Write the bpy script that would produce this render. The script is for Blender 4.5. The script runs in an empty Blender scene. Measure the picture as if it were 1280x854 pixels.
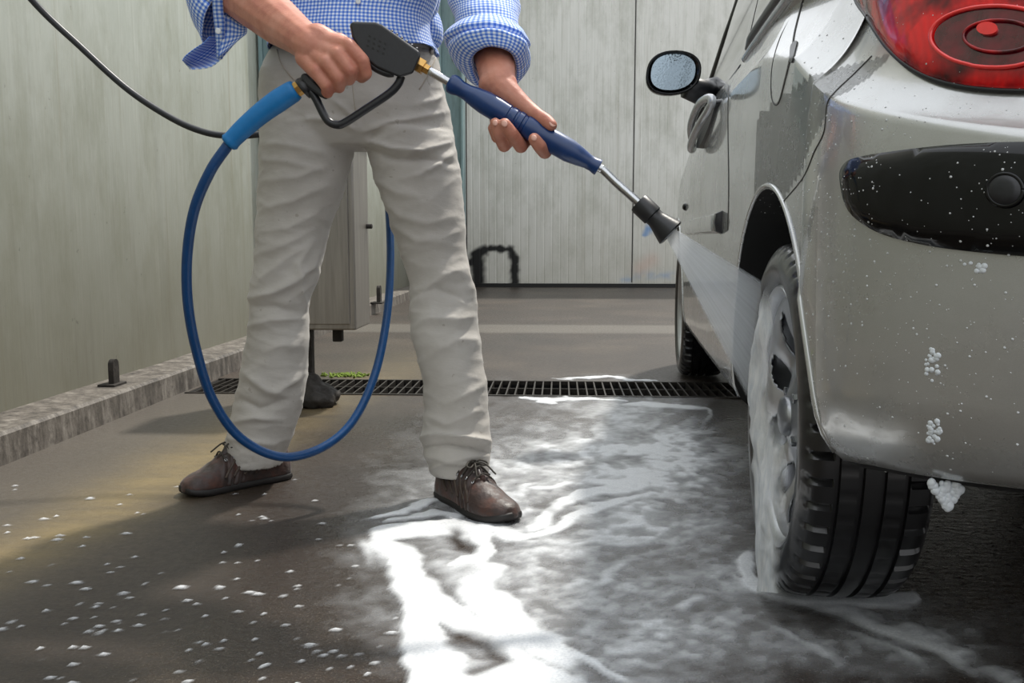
import bpy, bmesh, math, random
import numpy as np
from mathutils import Vector, Matrix, geometry, noise as mnoise
from mathutils.bvhtree import BVHTree
random.seed(7); rng = np.random.default_rng(7)
PI = math.pi
scn = bpy.context.scene
col = scn.collection

# ------------------------------------------------------------------ camera model
F = 1144.0; H = .585
pit = math.atan(129 / F); yaw = math.atan(60 * math.cos(pit) / F)
fw = np.array([-math.sin(yaw) * math.cos(pit), math.cos(yaw) * math.cos(pit), -math.sin(pit)])
rt = np.array([math.cos(yaw), math.sin(yaw), 0.]); up = np.cross(rt, fw)
C0 = np.array([0, 0, H])
def ray(x, y): return fw + rt * (x - 640) / F + up * (427 - y) / F
def flo(x, y, z=0.):
    r = ray(x, y); return C0 + r * (z - H) / r[2]
def at(x, y, Y):
    r = ray(x, y); return C0 + r * Y / r[1]
def proj(P):
    v = np.asarray(P) - C0
    d = v @ fw
    return 640 + F * (v @ rt) / d, 427 - F * (v @ up) / d
cam_d = bpy.data.cameras.new('camera'); cam = bpy.data.objects.new('camera', cam_d); col.objects.link(cam)
cam_d.sensor_width = 36; cam_d.lens = F / 1280 * 36; cam_d.clip_start = .05
M3 = Matrix((rt, up, -fw)).transposed()
cam.matrix_world = Matrix.Translation((0, 0, H)) @ M3.to_4x4()
scn.camera = cam
# car frame (the car stands slightly askew in the bay)
beta = math.atan(135 * math.cos(pit) / F) - yaw
CM = Matrix.Rotation(-beta, 4, 'Z'); CMi = CM.inverted()

# ------------------------------------------------------------------ object helpers
def tag(o, label=None, cat=None, group=None, kind=None):
    if label: o['label'] = label
    if cat: o['category'] = cat
    if group: o['group'] = group
    if kind: o['kind'] = kind
    return o
def empty(name, loc=(0, 0, 0), label=None, cat=None, group=None):
    o = bpy.data.objects.new(name, None); col.objects.link(o); o.location = loc; o.empty_display_size = .05
    return tag(o, label, cat, group)
def mesh(name, V, Fc, mat, parent=None, smooth=True, uv=None, auto=None):
    me = bpy.data.meshes.new(name)
    me.from_pydata([tuple(map(float, v)) for v in V], [], [tuple(map(int, f)) for f in Fc]); me.update()
    if uv is not None:
        l = me.uv_layers.new(name='UVMap')
        li = np.zeros(len(me.loops), dtype=np.int32); me.loops.foreach_get('vertex_index', li)
        l.data.foreach_set('uv', np.asarray(uv, dtype=np.float32)[li].ravel())
    if smooth: me.polygons.foreach_set('use_smooth', [True] * len(me.polygons))
    if auto is not None: me.set_sharp_from_angle(angle=math.radians(auto))
    for m in (mat if isinstance(mat, (list, tuple)) else [mat]): me.materials.append(m)
    o = bpy.data.objects.new(name, me); col.objects.link(o)
    if parent: place(o, parent)
    return o
def place(o, parent):
    """parent a world-built object under an (unscaled) parent, keeping its world place"""
    w = o.matrix_world.copy() if False else Matrix.Identity(4)
    pm = world_of(parent)
    o.parent = parent
    o.matrix_parent_inverse = Matrix.Identity(4)
    o.matrix_basis = pm.inverted() @ w
def world_of(o):
    m = o.matrix_basis.copy()
    if o.parent: m = world_of(o.parent) @ o.matrix_parent_inverse @ m
    return m
class MB:
    def __init__(s): s.V = []; s.F = []
    def add(s, V, Fc):
        n = len(s.V); s.V += [tuple(map(float, v)) for v in V]; s.F += [tuple(i + n for i in f) for f in Fc]; return s
    def box(s, lo, hi, M=None):
        x0, y0, z0 = lo; x1, y1, z1 = hi
        V = [(x0, y0, z0), (x1, y0, z0), (x1, y1, z0), (x0, y1, z0), (x0, y0, z1), (x1, y0, z1), (x1, y1, z1), (x0, y1, z1)]
        if M is not None: V = [tuple(M @ Vector(v)) for v in V]
        return s.add(V, [(0, 3, 2, 1), (4, 5, 6, 7), (0, 1, 5, 4), (1, 2, 6, 5), (2, 3, 7, 6), (3, 0, 4, 7)])
    def build(s, name, mat, parent=None, smooth=False, auto=None, bevel=0):
        o = mesh(name, s.V, s.F, mat, parent, smooth, None, auto)
        if bevel:
            md = o.modifiers.new('bev', 'BEVEL'); md.width = bevel; md.segments = 2; md.limit_method = 'ANGLE'
        return o
def frame_of(d):
    d = np.asarray(d, float); d = d / (np.linalg.norm(d) + 1e-12)
    a = np.array([0, 0, 1.]) if abs(d[2]) < .9 else np.array([1., 0, 0])
    u = np.cross(d, a); u /= np.linalg.norm(u); v = np.cross(d, u)
    return d, u, v
def loft(rings, cap=True, closed=True):
    """rings: list of equally long point arrays"""
    n = len(rings[0]); V = [p for r in rings for p in r]; Fc = []
    for i in range(len(rings) - 1):
        for j in range(n if closed else n - 1):
            a = i * n + j; b = i * n + (j + 1) % n
            Fc.append((a, b, b + n, a + n))
    if cap:
        Fc.append(tuple(range(n))[::-1]); Fc.append(tuple(range((len(rings) - 1) * n, len(rings) * n)))
    return V, Fc
def ell(c, a, b, n=24, k=2.0):
    c = np.asarray(c, float); a = np.asarray(a, float); b = np.asarray(b, float); R = []
    for i in range(n):
        t = 2 * PI * i / n; ct, st = math.cos(t), math.sin(t)
        R.append(c + a * math.copysign(abs(ct) ** (2 / k), ct) + b * math.copysign(abs(st) ** (2 / k), st))
    return R
def capsule(p0, p1, r0, r1, n=14, m=4):
    """closed rounded cone"""
    p0 = np.asarray(p0, float); p1 = np.asarray(p1, float); d, u, v = frame_of(p1 - p0); R = []
    for i in range(m + 1):
        a = PI / 2 * (i / m) * .97 + .045
        R.append(ell(p0 - d * r0 * math.cos(a), u * r0 * math.sin(a), v * r0 * math.sin(a), n))
    for i in range(m, -1, -1):
        a = PI / 2 * (i / m) * .97 + .045
        R.append(ell(p1 + d * r1 * math.cos(a), u * r1 * math.sin(a), v * r1 * math.sin(a), n))
    return loft(R)
def blob(c, ax, n=16, m=10):
    """ellipsoid; ax = three axis vectors"""
    c = np.asarray(c, float); A, B, D = [np.asarray(q, float) for q in ax]; R = []
    for i in range(m + 1):
        a = -PI / 2 + PI * (.02 + .96 * i / m)
        R.append(ell(c + D * math.sin(a), A * math.cos(a), B * math.cos(a), n))
    return loft(R)
def catmull(P, n=10):
    P = [np.asarray(p, float) for p in P]; Q = [2 * P[0] - P[1]] + P + [2 * P[-1] - P[-2]]; out = []
    for i in range(1, len(Q) - 2):
        for k in range(n):
            t = k / n; a, b, c, d = Q[i - 1:i + 3]
            out.append(.5 * ((2 * b) + (c - a) * t + (2 * a - 5 * b + 4 * c - d) * t * t + (3 * b - a - 3 * c + d) * t ** 3))
    out.append(P[-1]); return out
def tube(P, r, n=10, cap=True):
    """r: number or list"""
    P = [np.asarray(p, float) for p in P]; R = []; prev = None
    for i, p in enumerate(P):
        d = P[min(i + 1, len(P) - 1)] - P[max(i - 1, 0)]; d = d / (np.linalg.norm(d) + 1e-12)
        if prev is None: _, u, v = frame_of(d)
        else:
            u = prev - d * (prev @ d); u /= np.linalg.norm(u); v = np.cross(d, u)
        prev = u; ri = r[i] if hasattr(r, '__len__') else r
        R.append(ell(p, u * ri, v * ri, n))
    return loft(R, cap)
def lathe(prof, o, axis, n=32, cap=True):
    """prof: (distance along axis, radius)"""
    o = np.asarray(o, float); d, u, v = frame_of(axis)
    return loft([ell(o + d * s, u * r, v * r, n) for s, r in prof], cap)
def obj_from(mb_list, name, mat, parent=None, smooth=True, auto=None):
    m = MB()
    for V, Fc in mb_list: m.add(V, Fc)
    o = m.build(name, mat, None, smooth, None)
    bm = bmesh.new(); bm.from_mesh(o.data); bmesh.ops.recalc_face_normals(bm, faces=bm.faces); bm.to_mesh(o.data); bm.free()
    if auto is not None: o.data.set_sharp_from_angle(angle=math.radians(auto))
    if parent: place(o, parent)
    return o
def evaluate(o):
    dg = bpy.context.evaluated_depsgraph_get(); dg.update()
    me = bpy.data.meshes.new_from_object(o.evaluated_get(dg)); old = o.data
    o.modifiers.clear(); o.data = me; me.name = o.name
    return o
def remeshed(parts, voxel, smooth_it=4, fac=.5):
    m = MB()
    for V, Fc in parts: m.add(V, Fc)
    o = m.build('tmp', [], None)
    bm = bmesh.new(); bm.from_mesh(o.data); bmesh.ops.recalc_face_normals(bm, faces=bm.faces); bm.to_mesh(o.data); bm.free()
    md = o.modifiers.new('r', 'REMESH'); md.mode = 'VOXEL'; md.voxel_size = voxel
    if smooth_it:
        s = o.modifiers.new('s', 'SMOOTH'); s.factor = fac; s.iterations = smooth_it
    evaluate(o)
    me = o.data; n = len(me.vertices); V = np.zeros(n * 3); me.vertices.foreach_get('co', V); N = np.zeros(n * 3); me.vertices.foreach_get('normal', N)
    Fc = [tuple(p.vertices) for p in me.polygons]
    bpy.data.objects.remove(o)
    return V.reshape(-1, 3), Fc, N.reshape(-1, 3)
# numpy value noise -------------------------------------------------
_T = rng.random((64, 64, 64)).astype(np.float32)
def vnoise(P):
    P = np.asarray(P, float); i = np.floor(P).astype(int); f = P - i; f = f * f * (3 - 2 * f); i &= 63; j = (i + 1) & 63
    x, y, z = f[..., 0], f[..., 1], f[..., 2]
    def g(a, b, c): return _T[a, b, c]
    c00 = g(i[..., 0], i[..., 1], i[..., 2]) * (1 - x) + g(j[..., 0], i[..., 1], i[..., 2]) * x
    c10 = g(i[..., 0], j[..., 1], i[..., 2]) * (1 - x) + g(j[..., 0], j[..., 1], i[..., 2]) * x
    c01 = g(i[..., 0], i[..., 1], j[..., 2]) * (1 - x) + g(j[..., 0], i[..., 1], j[..., 2]) * x
    c11 = g(i[..., 0], j[..., 1], j[..., 2]) * (1 - x) + g(j[..., 0], j[..., 1], j[..., 2]) * x
    return (c00 * (1 - y) + c10 * y) * (1 - z) + (c01 * (1 - y) + c11 * y) * z
def fbm(P, o=4):
    s = 0; a = .5
    for k in range(o): s = s + a * vnoise(np.asarray(P) * 2 ** k + 17.3 * k); a /= 2
    return s / (1 - .5 ** o)
def sst(a, b, x):
    t = np.clip((np.asarray(x, float) - a) / (b - a), 0, 1); return t * t * (3 - 2 * t)
def segdist(px, py, poly):
    """distance and parameter to a polyline"""
    best = np.full(np.shape(px), 1e9); par = np.zeros(np.shape(px)); n = len(poly) - 1
    for k in range(n):
        x0, y0 = poly[k]; x1, y1 = poly[k + 1]; dx, dy = x1 - x0, y1 - y0
        t = np.clip(((px - x0) * dx + (py - y0) * dy) / (dx * dx + dy * dy + 1e-9), 0, 1)
        d = np.hypot(px - x0 - t * dx, py - y0 - t * dy); m = d < best
        best = np.where(m, d, best); par = np.where(m, (k + t) / n, par)
    return best, par

# ------------------------------------------------------------------ materials
def srgb(r, g, b):
    f = lambda c: (c / 255 / 12.92) if c / 255 <= .04045 else ((c / 255 + .055) / 1.055) ** 2.4
    return (f(r), f(g), f(b), 1)
class NT:
    def __init__(s, name):
        s.m = bpy.data.materials.new(name); s.m.use_nodes = True; s.t = s.m.node_tree; s.b = s.t.nodes['Principled BSDF']; s.out = s.t.nodes['Material Output']
    def n(s, typ, **kw):
        nd = s.t.nodes.new(typ)
        for k, v in kw.items():
            if k.startswith('i_'):
                key = k[2:]; key = int(key) if key.isdigit() else key.replace('_', ' ')
                nd.inputs[key].default_value = v
            else: setattr(nd, k, v)
        return nd
    def l(s, a, b): s.t.links.new(a, b)
    def coord(s, which='Object', scale=(1, 1, 1)):
        c = s.n('ShaderNodeTexCoord'); m = s.n('ShaderNodeMapping'); m.inputs['Scale'].default_value = scale; s.l(c.outputs[which], m.inputs[0]); return m.outputs[0]
    def noise(s, vec, scale, detail=4, rough=.6):
        nd = s.n('ShaderNodeTexNoise'); nd.inputs['Scale'].default_value = scale; nd.inputs['Detail'].default_value = detail; nd.inputs['Roughness'].default_value = rough
        s.l(vec, nd.inputs['Vector']); return nd.outputs[0]
    def ramp(s, fac, stops):
        r = s.n('ShaderNodeValToRGB'); e = r.color_ramp.elements
        while len(e) < len(stops): e.new(.5)
        for k, (p, c) in enumerate(stops):
            e[k].position = p; e[k].color = c if hasattr(c, '__len__') else (c, c, c, 1)
        s.l(fac, r.inputs[0]); return r.outputs[0]
    def mix(s, f, a, b, mode='MIX'):
        x = s.n('ShaderNodeMix', data_type='RGBA', blend_type=mode)
        for v, k in ((f, 0), (a, 6), (b, 7)):
            if hasattr(v, 'is_output') or isinstance(v, bpy.types.NodeSocket): s.l(v, x.inputs[k])
            else: x.inputs[k].default_value = v
        return x.outputs[2]
    def math(s, op, a, b=0., c=None):
        x = s.n('ShaderNodeMath', operation=op)
        for k, v in enumerate((a, b) if c is None else (a, b, c)):
            if isinstance(v, bpy.types.NodeSocket): s.l(v, x.inputs[k])
            else: x.inputs[k].default_value = v
        return x.outputs[0]
    def attr(s, name):
        a = s.n('ShaderNodeAttribute'); a.attribute_name = name; return a.outputs['Fac']
    def set(s, **kw):
        for k, v in kw.items():
            key = {'color': 'Base Color', 'rough': 'Roughness', 'metal': 'Metallic', 'coat': 'Coat Weight', 'coatr': 'Coat Roughness', 'spec': 'Specular IOR Level', 'alpha': 'Alpha', 'trans': 'Transmission Weight', 'sss': 'Subsurface Weight', 'sheen': 'Sheen Weight', 'ior': 'IOR'}[k]
            if isinstance(v, bpy.types.NodeSocket): s.l(v, s.b.inputs[key])
            else: s.b.inputs[key].default_value = v
        return s
    def bump(s, h, strength=.3, dist=.01):
        b = s.n('ShaderNodeBump'); b.inputs['Strength'].default_value = strength; b.inputs['Distance'].default_value = dist
        s.l(h, b.inputs['Height']); s.l(b.outputs[0], s.b.inputs['Normal']); return s
def simple(name, c, rough=.5, metal=0., nscale=30, var=.15, bump=.1, bdist=.002, scale=(1, 1, 1), **kw):
    t = NT(name); v = t.coord('Object', scale); n = t.noise(v, nscale)
    lo = tuple(x * (1 - var) for x in c[:3]) + (1,); hi = tuple(min(1, x * (1 + var)) for x in c[:3]) + (1,)
    t.set(color=t.ramp(n, [(.3, lo), (.7, hi)]), rough=rough, metal=metal, **kw)
    if bump: t.bump(n, bump, bdist)
    return t.m
M = {}
M['black_plastic'] = simple('black_plastic', srgb(30, 31, 35), .35, nscale=200, bump=.05)
M['black_gloss'] = simple('black_gloss_trim', srgb(9, 10, 12), .1, bump=0, spec=.35)
M['rubber'] = simple('tyre_rubber', srgb(26, 26, 28), .32, nscale=60, bump=.2, bdist=.001, coat=.35)
M['liner'] = simple('wheel_well_liner', srgb(18, 18, 19), .8)
M['blue_hose'] = simple('blue_hose_rubber', srgb(6, 62, 112), .35, nscale=80, var=.12, bump=.1, bdist=.0005)
M['black_hose'] = simple('black_hose_rubber', srgb(32, 34, 38), .4, nscale=80)
M['blue_grip'] = simple('light_blue_grip', srgb(8, 112, 176), .5, nscale=80, var=.06)
M['navy_grip'] = simple('navy_handle_plastic', srgb(14, 54, 108), .3, nscale=60, var=.1, bump=.05, coat=.2)
M['brass'] = simple('brass', srgb(190, 150, 90), .25, 1., var=.2)
M['steel'] = simple('polished_steel', srgb(190, 192, 195), .2, 1., nscale=200, var=.08, scale=(1, 1, .1))
M['brushed'] = simple('brushed_steel_cabinet', srgb(150, 145, 138), .42, .75, nscale=6, var=.2, bump=.1, scale=(9, 9, .5))
M['cast'] = simple('dark_cast_iron', srgb(48, 44, 40), .7, .3, nscale=25, var=.5, bump=.6, bdist=.01)
M['teal'] = simple('teal_painted_steel', srgb(122, 146, 148), .45, nscale=8, var=.18, bump=.1, scale=(4, 4, .6))
M['chrome'] = simple('satin_silver_handle', srgb(190, 192, 196), .22, .7, bump=0)
M['alloy'] = simple('alloy_rim', srgb(190, 192, 196), .3, .75, nscale=20, var=.08, bump=.05)
M['disc'] = simple('dark_brake_parts', srgb(60, 58, 56), .5, .7)
M['moss'] = simple('green_moss', srgb(110, 130, 50), .9, nscale=90, var=.4)
M['lace'] = simple('shoe_lace', srgb(58, 54, 48), .8, nscale=300)
M['sole'] = simple('shoe_sole', srgb(28, 25, 24), .6)
M['nail'] = simple('finger_nail', srgb(214, 165, 148), .3, bump=0, var=.05)
M['button'] = simple('shirt_button', srgb(225, 228, 232), .3, bump=0, var=.05)
M['trim_seam'] = simple('dark_panel_gap', srgb(50, 48, 45), .6, bump=0)

def car_paint():
    t = NT('silver_beige_car_paint'); v = t.coord('Object'); fl = t.noise(v, 900, 2); dirt = t.noise(v, 7, 6, .65)
    c = t.mix(fl, srgb(174, 175, 174), srgb(198, 199, 198)); c = t.mix(t.ramp(dirt, [(.45, 0.), (.75, .3)]), c, srgb(160, 157, 150))
    t.set(color=c, metal=.6, rough=t.ramp(dirt, [(.3, .22), (.8, .34)]), coat=.8, coatr=.05)
    w = t.noise(v, 55, 3, .5); t.bump(w, .06, .004); return t.m
M['paint'] = car_paint()
def drop():
    t = NT('clear_water'); t.set(color=(.9, .93, .95, 1), rough=.03, trans=.85, ior=1.33); v = t.coord(); t.bump(t.noise(v, 60), .02, .001); return t.m
M['water'] = drop()
def glass_dark():
    t = NT('tinted_car_glass'); v = t.coord(); t.set(color=srgb(30, 36, 38), rough=t.ramp(t.noise(v, 40), [(.4, .03), (.7, .14)]), coat=1., coatr=.03); return t.m
M['glass'] = glass_dark()
def mirror_glass():
    t = NT('wet_mirror_glass'); v = t.coord(); vo = t.n('ShaderNodeTexVoronoi', i_Scale=160.); t.l(v, vo.inputs['Vector'])
    t.set(color=srgb(150, 165, 176), metal=1., rough=t.ramp(vo.outputs['Distance'], [(.1, .35), (.4, .05)])); t.bump(vo.outputs['Distance'], .12, .0006); return t.m
M['mirror'] = mirror_glass()
def red_lens():
    t = NT('red_tail_light_lens'); v = t.coord(); w = t.noise(v, 22, 3, .5); ls = t.n('ShaderNodeTexWave', i_Scale=60., i_Distortion=1.5); t.l(v, ls.inputs['Vector'])
    c = t.ramp(w, [(.35, srgb(70, 0, 12)), (.48, srgb(170, 2, 18)), (.62, srgb(240, 22, 26))]); c = t.mix(t.math('MULTIPLY', ls.outputs['Fac'], .12), c, srgb(120, 0, 14))
    t.set(color=c, rough=.12, coat=.4, coatr=.02, spec=.5); t.bump(ls.outputs['Fac'], .15, .002); return t.m
M['red_lens'] = red_lens()
M['lens_ring'] = simple('bright_red_reflector_ring', srgb(240, 40, 40), .15, bump=0, coat=1.)
M['lens_dark'] = simple('dark_red_lamp_bowl', srgb(92, 6, 24), .1, nscale=40, var=.6, bump=.05, coat=1.)

def skin():
    t = NT('skin'); v = t.coord(); n1 = t.noise(v, 25, 4, .6); n2 = t.noise(v, 420, 3, .6); n3 = t.noise(v, 90, 3)
    c = t.ramp(n1, [(.3, srgb(176, 110, 92)), (.5, srgb(196, 134, 112)), (.72, srgb(206, 150, 130))])
    c = t.mix(t.math('MULTIPLY', n3, .35), c, srgb(184, 116, 98))
    t.set(color=c, rough=.48, sss=.12, spec=.4); t.b.inputs['Subsurface Radius'].default_value = (.01, .004, .002)
    t.b.inputs['Subsurface Scale'].default_value = .5
    t.bump(t.math('ADD', n2, t.math('MULTIPLY', n3, 1.5)), .25, .0015); return t.m
M['skin'] = skin()
def gingham():
    t = NT('blue_white_gingham_cotton'); uvn = t.n('ShaderNodeTexCoord'); sp = t.n('ShaderNodeSeparateXYZ'); t.l(uvn.outputs['UV'], sp.inputs[0])
    per = .0078
    a = t.math('LESS_THAN', t.math('FRACT', t.math('DIVIDE', sp.outputs[0], per)), .5)
    b = t.math('LESS_THAN', t.math('FRACT', t.math('DIVIDE', sp.outputs[1], per)), .5)
    s = t.math('MULTIPLY', t.math('ADD', a, b), .5)
    c = t.ramp(s, [(0., srgb(232, 238, 250)), (.5, srgb(138, 172, 236)), (1., srgb(60, 108, 212))])
    t.set(color=c, rough=.75, sheen=.2); n = t.noise(t.coord(), 18, 4); t.bump(n, .25, .008); return t.m
M['gingham'] = gingham()
def chino():
    t = NT('beige_chino_cotton'); v = t.coord(); n1 = t.noise(v, 6, 5, .6)
    c = t.ramp(n1, [(.3, srgb(170, 165, 158)), (.7, srgb(190, 186, 180))])
    sp = t.noise(v, 70, 2, .4); c = t.mix(t.ramp(sp, [(.72, 0.), (.76, .5)]), c, srgb(140, 132, 120))
    w = t.n('ShaderNodeTexWave', i_Scale=330., i_Distortion=.5, bands_direction='DIAGONAL'); t.l(v, w.inputs['Vector'])
    n = t.noise(t.coord('Object', (1, 1, 2.2)), 22, 4, .5)
    t.set(color=c, rough=.8, sheen=.15); t.bump(t.math('ADD', t.math('MULTIPLY', w.outputs['Fac'], .04), n), .35, .006); return t.m
M['chino'] = chino()
def suede():
    t = NT('brown_wet_suede'); v = t.coord(); n = t.noise(v, 24, 5, .65)
    c = t.ramp(n, [(.3, srgb(28, 18, 15)), (.5, srgb(52, 33, 27)), (.72, srgb(88, 50, 36))])
    t.set(color=c, rough=t.ramp(n, [(.35, .35), (.7, .75)]), sheen=.2); t.bump(t.noise(v, 120, 4), .5, .002); return t.m
M['suede'] = suede()
M['suede_band'] = simple('grey_brown_stripe_leather', srgb(66, 54, 45), .6, nscale=80)

def wall_mat(name, base, dark, seams=None, stain=1., back=False):
    t = NT(name); v = t.coord('Object')
    geo = t.n('ShaderNodeTexCoord'); sp = t.n('ShaderNodeSeparateXYZ'); t.l(geo.outputs['Object'], sp.inputs[0])
    streak = t.noise(t.coord('Object', (9, 9, .5)), 2.6, 7, .7); cloud = t.noise(v, 1.3, 6, .65); fine = t.noise(t.coord('Object', (30, 30, 1.5)), 3.2, 4, .6)
    c = t.mix(t.ramp(cloud, [(.35, 0.), (.7, .45)]), base, dark)
    c = t.mix(t.ramp(streak, [(.48, 0.), (.72, .55 * stain)]), c, srgb(120, 118, 98))
    c = t.mix(t.ramp(fine, [(.5, 0.), (.8, .22 * stain)]), c, srgb(232, 232, 224))
    big = t.noise(t.coord('Object', (2.2, 2.2, 1.1)), 1.7, 6, .7); c = t.mix(t.ramp(big, [(.45, 0.), (.68, .7 * stain)]), c, srgb(136, 140, 122))
    run = t.noise(t.coord('Object', (14, 14, .22)), 1.6, 3, .5); c = t.mix(t.ramp(run, [(.62, 0.), (.7, .45 * stain)]), c, srgb(140, 134, 112))
    # grime gathers near the foot of the wall, broken up by noise
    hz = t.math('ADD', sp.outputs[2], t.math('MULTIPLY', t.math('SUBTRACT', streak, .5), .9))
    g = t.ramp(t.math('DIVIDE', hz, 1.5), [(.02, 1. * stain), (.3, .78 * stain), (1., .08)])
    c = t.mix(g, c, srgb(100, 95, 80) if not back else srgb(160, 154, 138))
    spots = t.noise(v, 26, 3, .6); c = t.mix(t.ramp(spots, [(.70, 0.), (.76, .45 * stain)]), c, srgb(58, 54, 46))
    pk = t.attr('paint_black'); c = t.mix(pk, c, srgb(22, 22, 22)); pb = t.attr('paint_blue'); c = t.mix(pb, c, srgb(120, 150, 190)); pr = t.attr('paint_red'); c = t.mix(pr, c, srgb(200, 150, 130))
    t.set(color=c, rough=.55, spec=.35); t.bump(t.math('ADD', streak, fine), .08, .01); return t.m
M['wall_left'] = wall_mat('stained_greenish_wall_panel', srgb(182, 187, 178), srgb(146, 153, 140), stain=.85)
M['wall_back'] = wall_mat('pale_ribbed_wall_panel', srgb(226, 226, 221), srgb(212, 212, 205), stain=.5, back=True)

def floor_mat():
    t = NT('wet_brown_concrete'); v = t.coord('Object')
    n1 = t.noise(v, 1.6, 7, .65); n2 = t.noise(v, 60, 5, .75); n3 = t.noise(v, 260, 3, .8); fl = t.noise(t.coord('Object', (1, 3.0, 1)), 3.2, 6, .7)
    c = t.ramp(n1, [(.3, srgb(36, 29, 24)), (.52, srgb(55, 45, 38)), (.72, srgb(80, 69, 58))])
    c = t.mix(t.ramp(n2, [(.42, 0.), (.68, .75)]), c, srgb(36, 32, 29)); c = t.mix(t.ramp(n3, [(.56, 0.), (.72, .6)]), c, srgb(138, 128, 116))
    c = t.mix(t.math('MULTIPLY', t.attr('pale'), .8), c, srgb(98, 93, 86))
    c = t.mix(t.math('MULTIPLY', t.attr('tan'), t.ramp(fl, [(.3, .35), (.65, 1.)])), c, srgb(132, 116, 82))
    wet = t.attr('wet')
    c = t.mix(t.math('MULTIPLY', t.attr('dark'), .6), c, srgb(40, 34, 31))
    rg = t.math('ADD', t.ramp(n2, [(.3, .10), (.7, .34)]), t.math('MULTIPLY', t.math('SUBTRACT', 1., wet), .30))
    t.set(color=c, rough=rg, spec=.55)
    rip = t.noise(t.coord('Object', (1, 1.6, 1)), 42, 3, .55); h = t.math('ADD', t.math('MULTIPLY', rip, t.math('MULTIPLY', wet, 1.2)), t.math('ADD', t.math('MULTIPLY', n2, .5), t.math('MULTIPLY', n3, .35)))
    t.bump(h, .35, .006); return t.m
M['floor'] = floor_mat()
M['curb'] = None
def curb_mat():
    t = NT('weathered_curb_concrete'); v = t.coord('Object'); n = t.noise(t.coord('Object', (8, 8, 2)), 3, 6, .7); n2 = t.noise(v, 45, 5, .7)
    c = t.ramp(n, [(.32, srgb(50, 46, 42)), (.5, srgb(98, 92, 85)), (.7, srgb(140, 134, 126))]); c = t.mix(t.ramp(n2, [(.5, 0.), (.72, .75)]), c, srgb(50, 44, 40))
    t.set(color=c, rough=.6); t.bump(n2, .3, .006); return t.m
M['curb'] = curb_mat()
M['grate'] = simple('dark_galvanised_grate', srgb(62, 58, 54), .45, .6, nscale=60, var=.4)
M['pit'] = simple('black_drain_channel', srgb(12, 12, 12), .4)
def foam_mat():
    t = NT('white_soap_foam'); d = t.attr('foam'); v = t.coord(); n = t.noise(v, 220, 3, .7)
    t.set(color=t.ramp(n, [(.3, srgb(206, 210, 216)), (.6, srgb(232, 234, 237))]), rough=.35, spec=.4, alpha=d); t.bump(n, .25, .003); return t.m
M['foam'] = foam_mat()
def foam_solid():
    t = NT('thick_running_foam'); v = t.coord('Object', (1, 1, .35)); n = t.noise(v, 60, 5, .65)
    t.set(color=t.ramp(n, [(.3, srgb(196, 204, 214)), (.65, srgb(244, 246, 248))]), rough=.3, spec=.5, alpha=t.attr('foam')); t.bump(n, .5, .006); return t.m
M['foam_run'] = foam_solid()
def spray_mat():
    t = NT('water_spray'); uvn = t.n('ShaderNodeTexCoord'); mp = t.n('ShaderNodeMapping'); mp.inputs['Scale'].default_value = (26, .9, 1); t.l(uvn.outputs['UV'], mp.inputs[0])
    n = t.noise(mp.outputs[0], 1.2, 3, .5); a = t.math('MULTIPLY', t.attr('foam'), t.ramp(n, [(.25, .72), (.75, 1.)]))
    df = t.n('ShaderNodeBsdfDiffuse'); tr = t.n('ShaderNodeBsdfTranslucent'); tp = t.n('ShaderNodeBsdfTransparent'); m1 = t.n('ShaderNodeMixShader'); m2 = t.n('ShaderNodeMixShader')
    for q in (df, tr): q.inputs[0].default_value = srgb(240, 244, 248)
    m1.inputs[0].default_value = .5; t.l(df.outputs[0], m1.inputs[1]); t.l(tr.outputs[0], m1.inputs[2]); t.l(a, m2.inputs[0]); t.l(tp.outputs[0], m2.inputs[1]); t.l(m1.outputs[0], m2.inputs[2]); t.l(m2.outputs[0], t.out.inputs[0])
    return t.m
M['spray'] = spray_mat()

def set_attr(o, name, arr):
    a = o.data.attributes.new(name, 'FLOAT', 'POINT'); a.data.foreach_set('value', np.asarray(arr, dtype=np.float32))
def grid(xs, ys, fz):
    X, Y = np.meshgrid(xs, ys); nx, ny = len(xs), len(ys); Z = fz(X, Y) if callable(fz) else np.full(X.shape, fz)
    V = np.stack([X.ravel(), Y.ravel(), Z.ravel()], 1); i = np.arange(nx * ny).reshape(ny, nx)
    Fc = np.stack([i[:-1, :-1].ravel(), i[:-1, 1:].ravel(), i[1:, 1:].ravel(), i[1:, :-1].ravel()], 1)
    return V, Fc

# ================================================================== LIGHT
w = bpy.data.worlds.new('overcast_sky'); scn.world = w; w.use_nodes = True; nt = w.node_tree; bg = nt.nodes['Background']
tc = nt.nodes.new('ShaderNodeTexCoord'); sx = nt.nodes.new('ShaderNodeSeparateXYZ'); nt.links.new(tc.outputs['Generated'], sx.inputs[0])
rp_ = nt.nodes.new('ShaderNodeValToRGB'); e = rp_.color_ramp.elements; e[0].position = 0.; e[0].color = (.42, .41, .40, 1); e[1].position = 1.; e[1].color = (1.15, 1.2, 1.26, 1)
a = e.new(.12); a.color = (.72, .73, .74, 1); a = e.new(.35); a.color = (1.0, 1.03, 1.06, 1)
nt.links.new(sx.outputs[2], rp_.inputs[0]); nt.links.new(rp_.outputs[0], bg.inputs[0]); bg.inputs[1].default_value = 1.25
sd = bpy.data.lights.new('sun', 'SUN'); sd.energy = 3.8; sd.angle = math.radians(3); sd.color = (1., .95, .86)
so = bpy.data.objects.new('sun', sd); col.objects.link(so)
trav = Vector((-.34, -.50, -.98)).normalized(); so.rotation_euler = trav.to_track_quat('-Z', 'Y').to_euler(); so.location = (2, 6, 6)
vs = scn.view_settings; vs.view_transform = 'Standard'; vs.look = 'None'; vs.gamma = 1.; vs.exposure = .12; vs.use_curve_mapping = False

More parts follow.
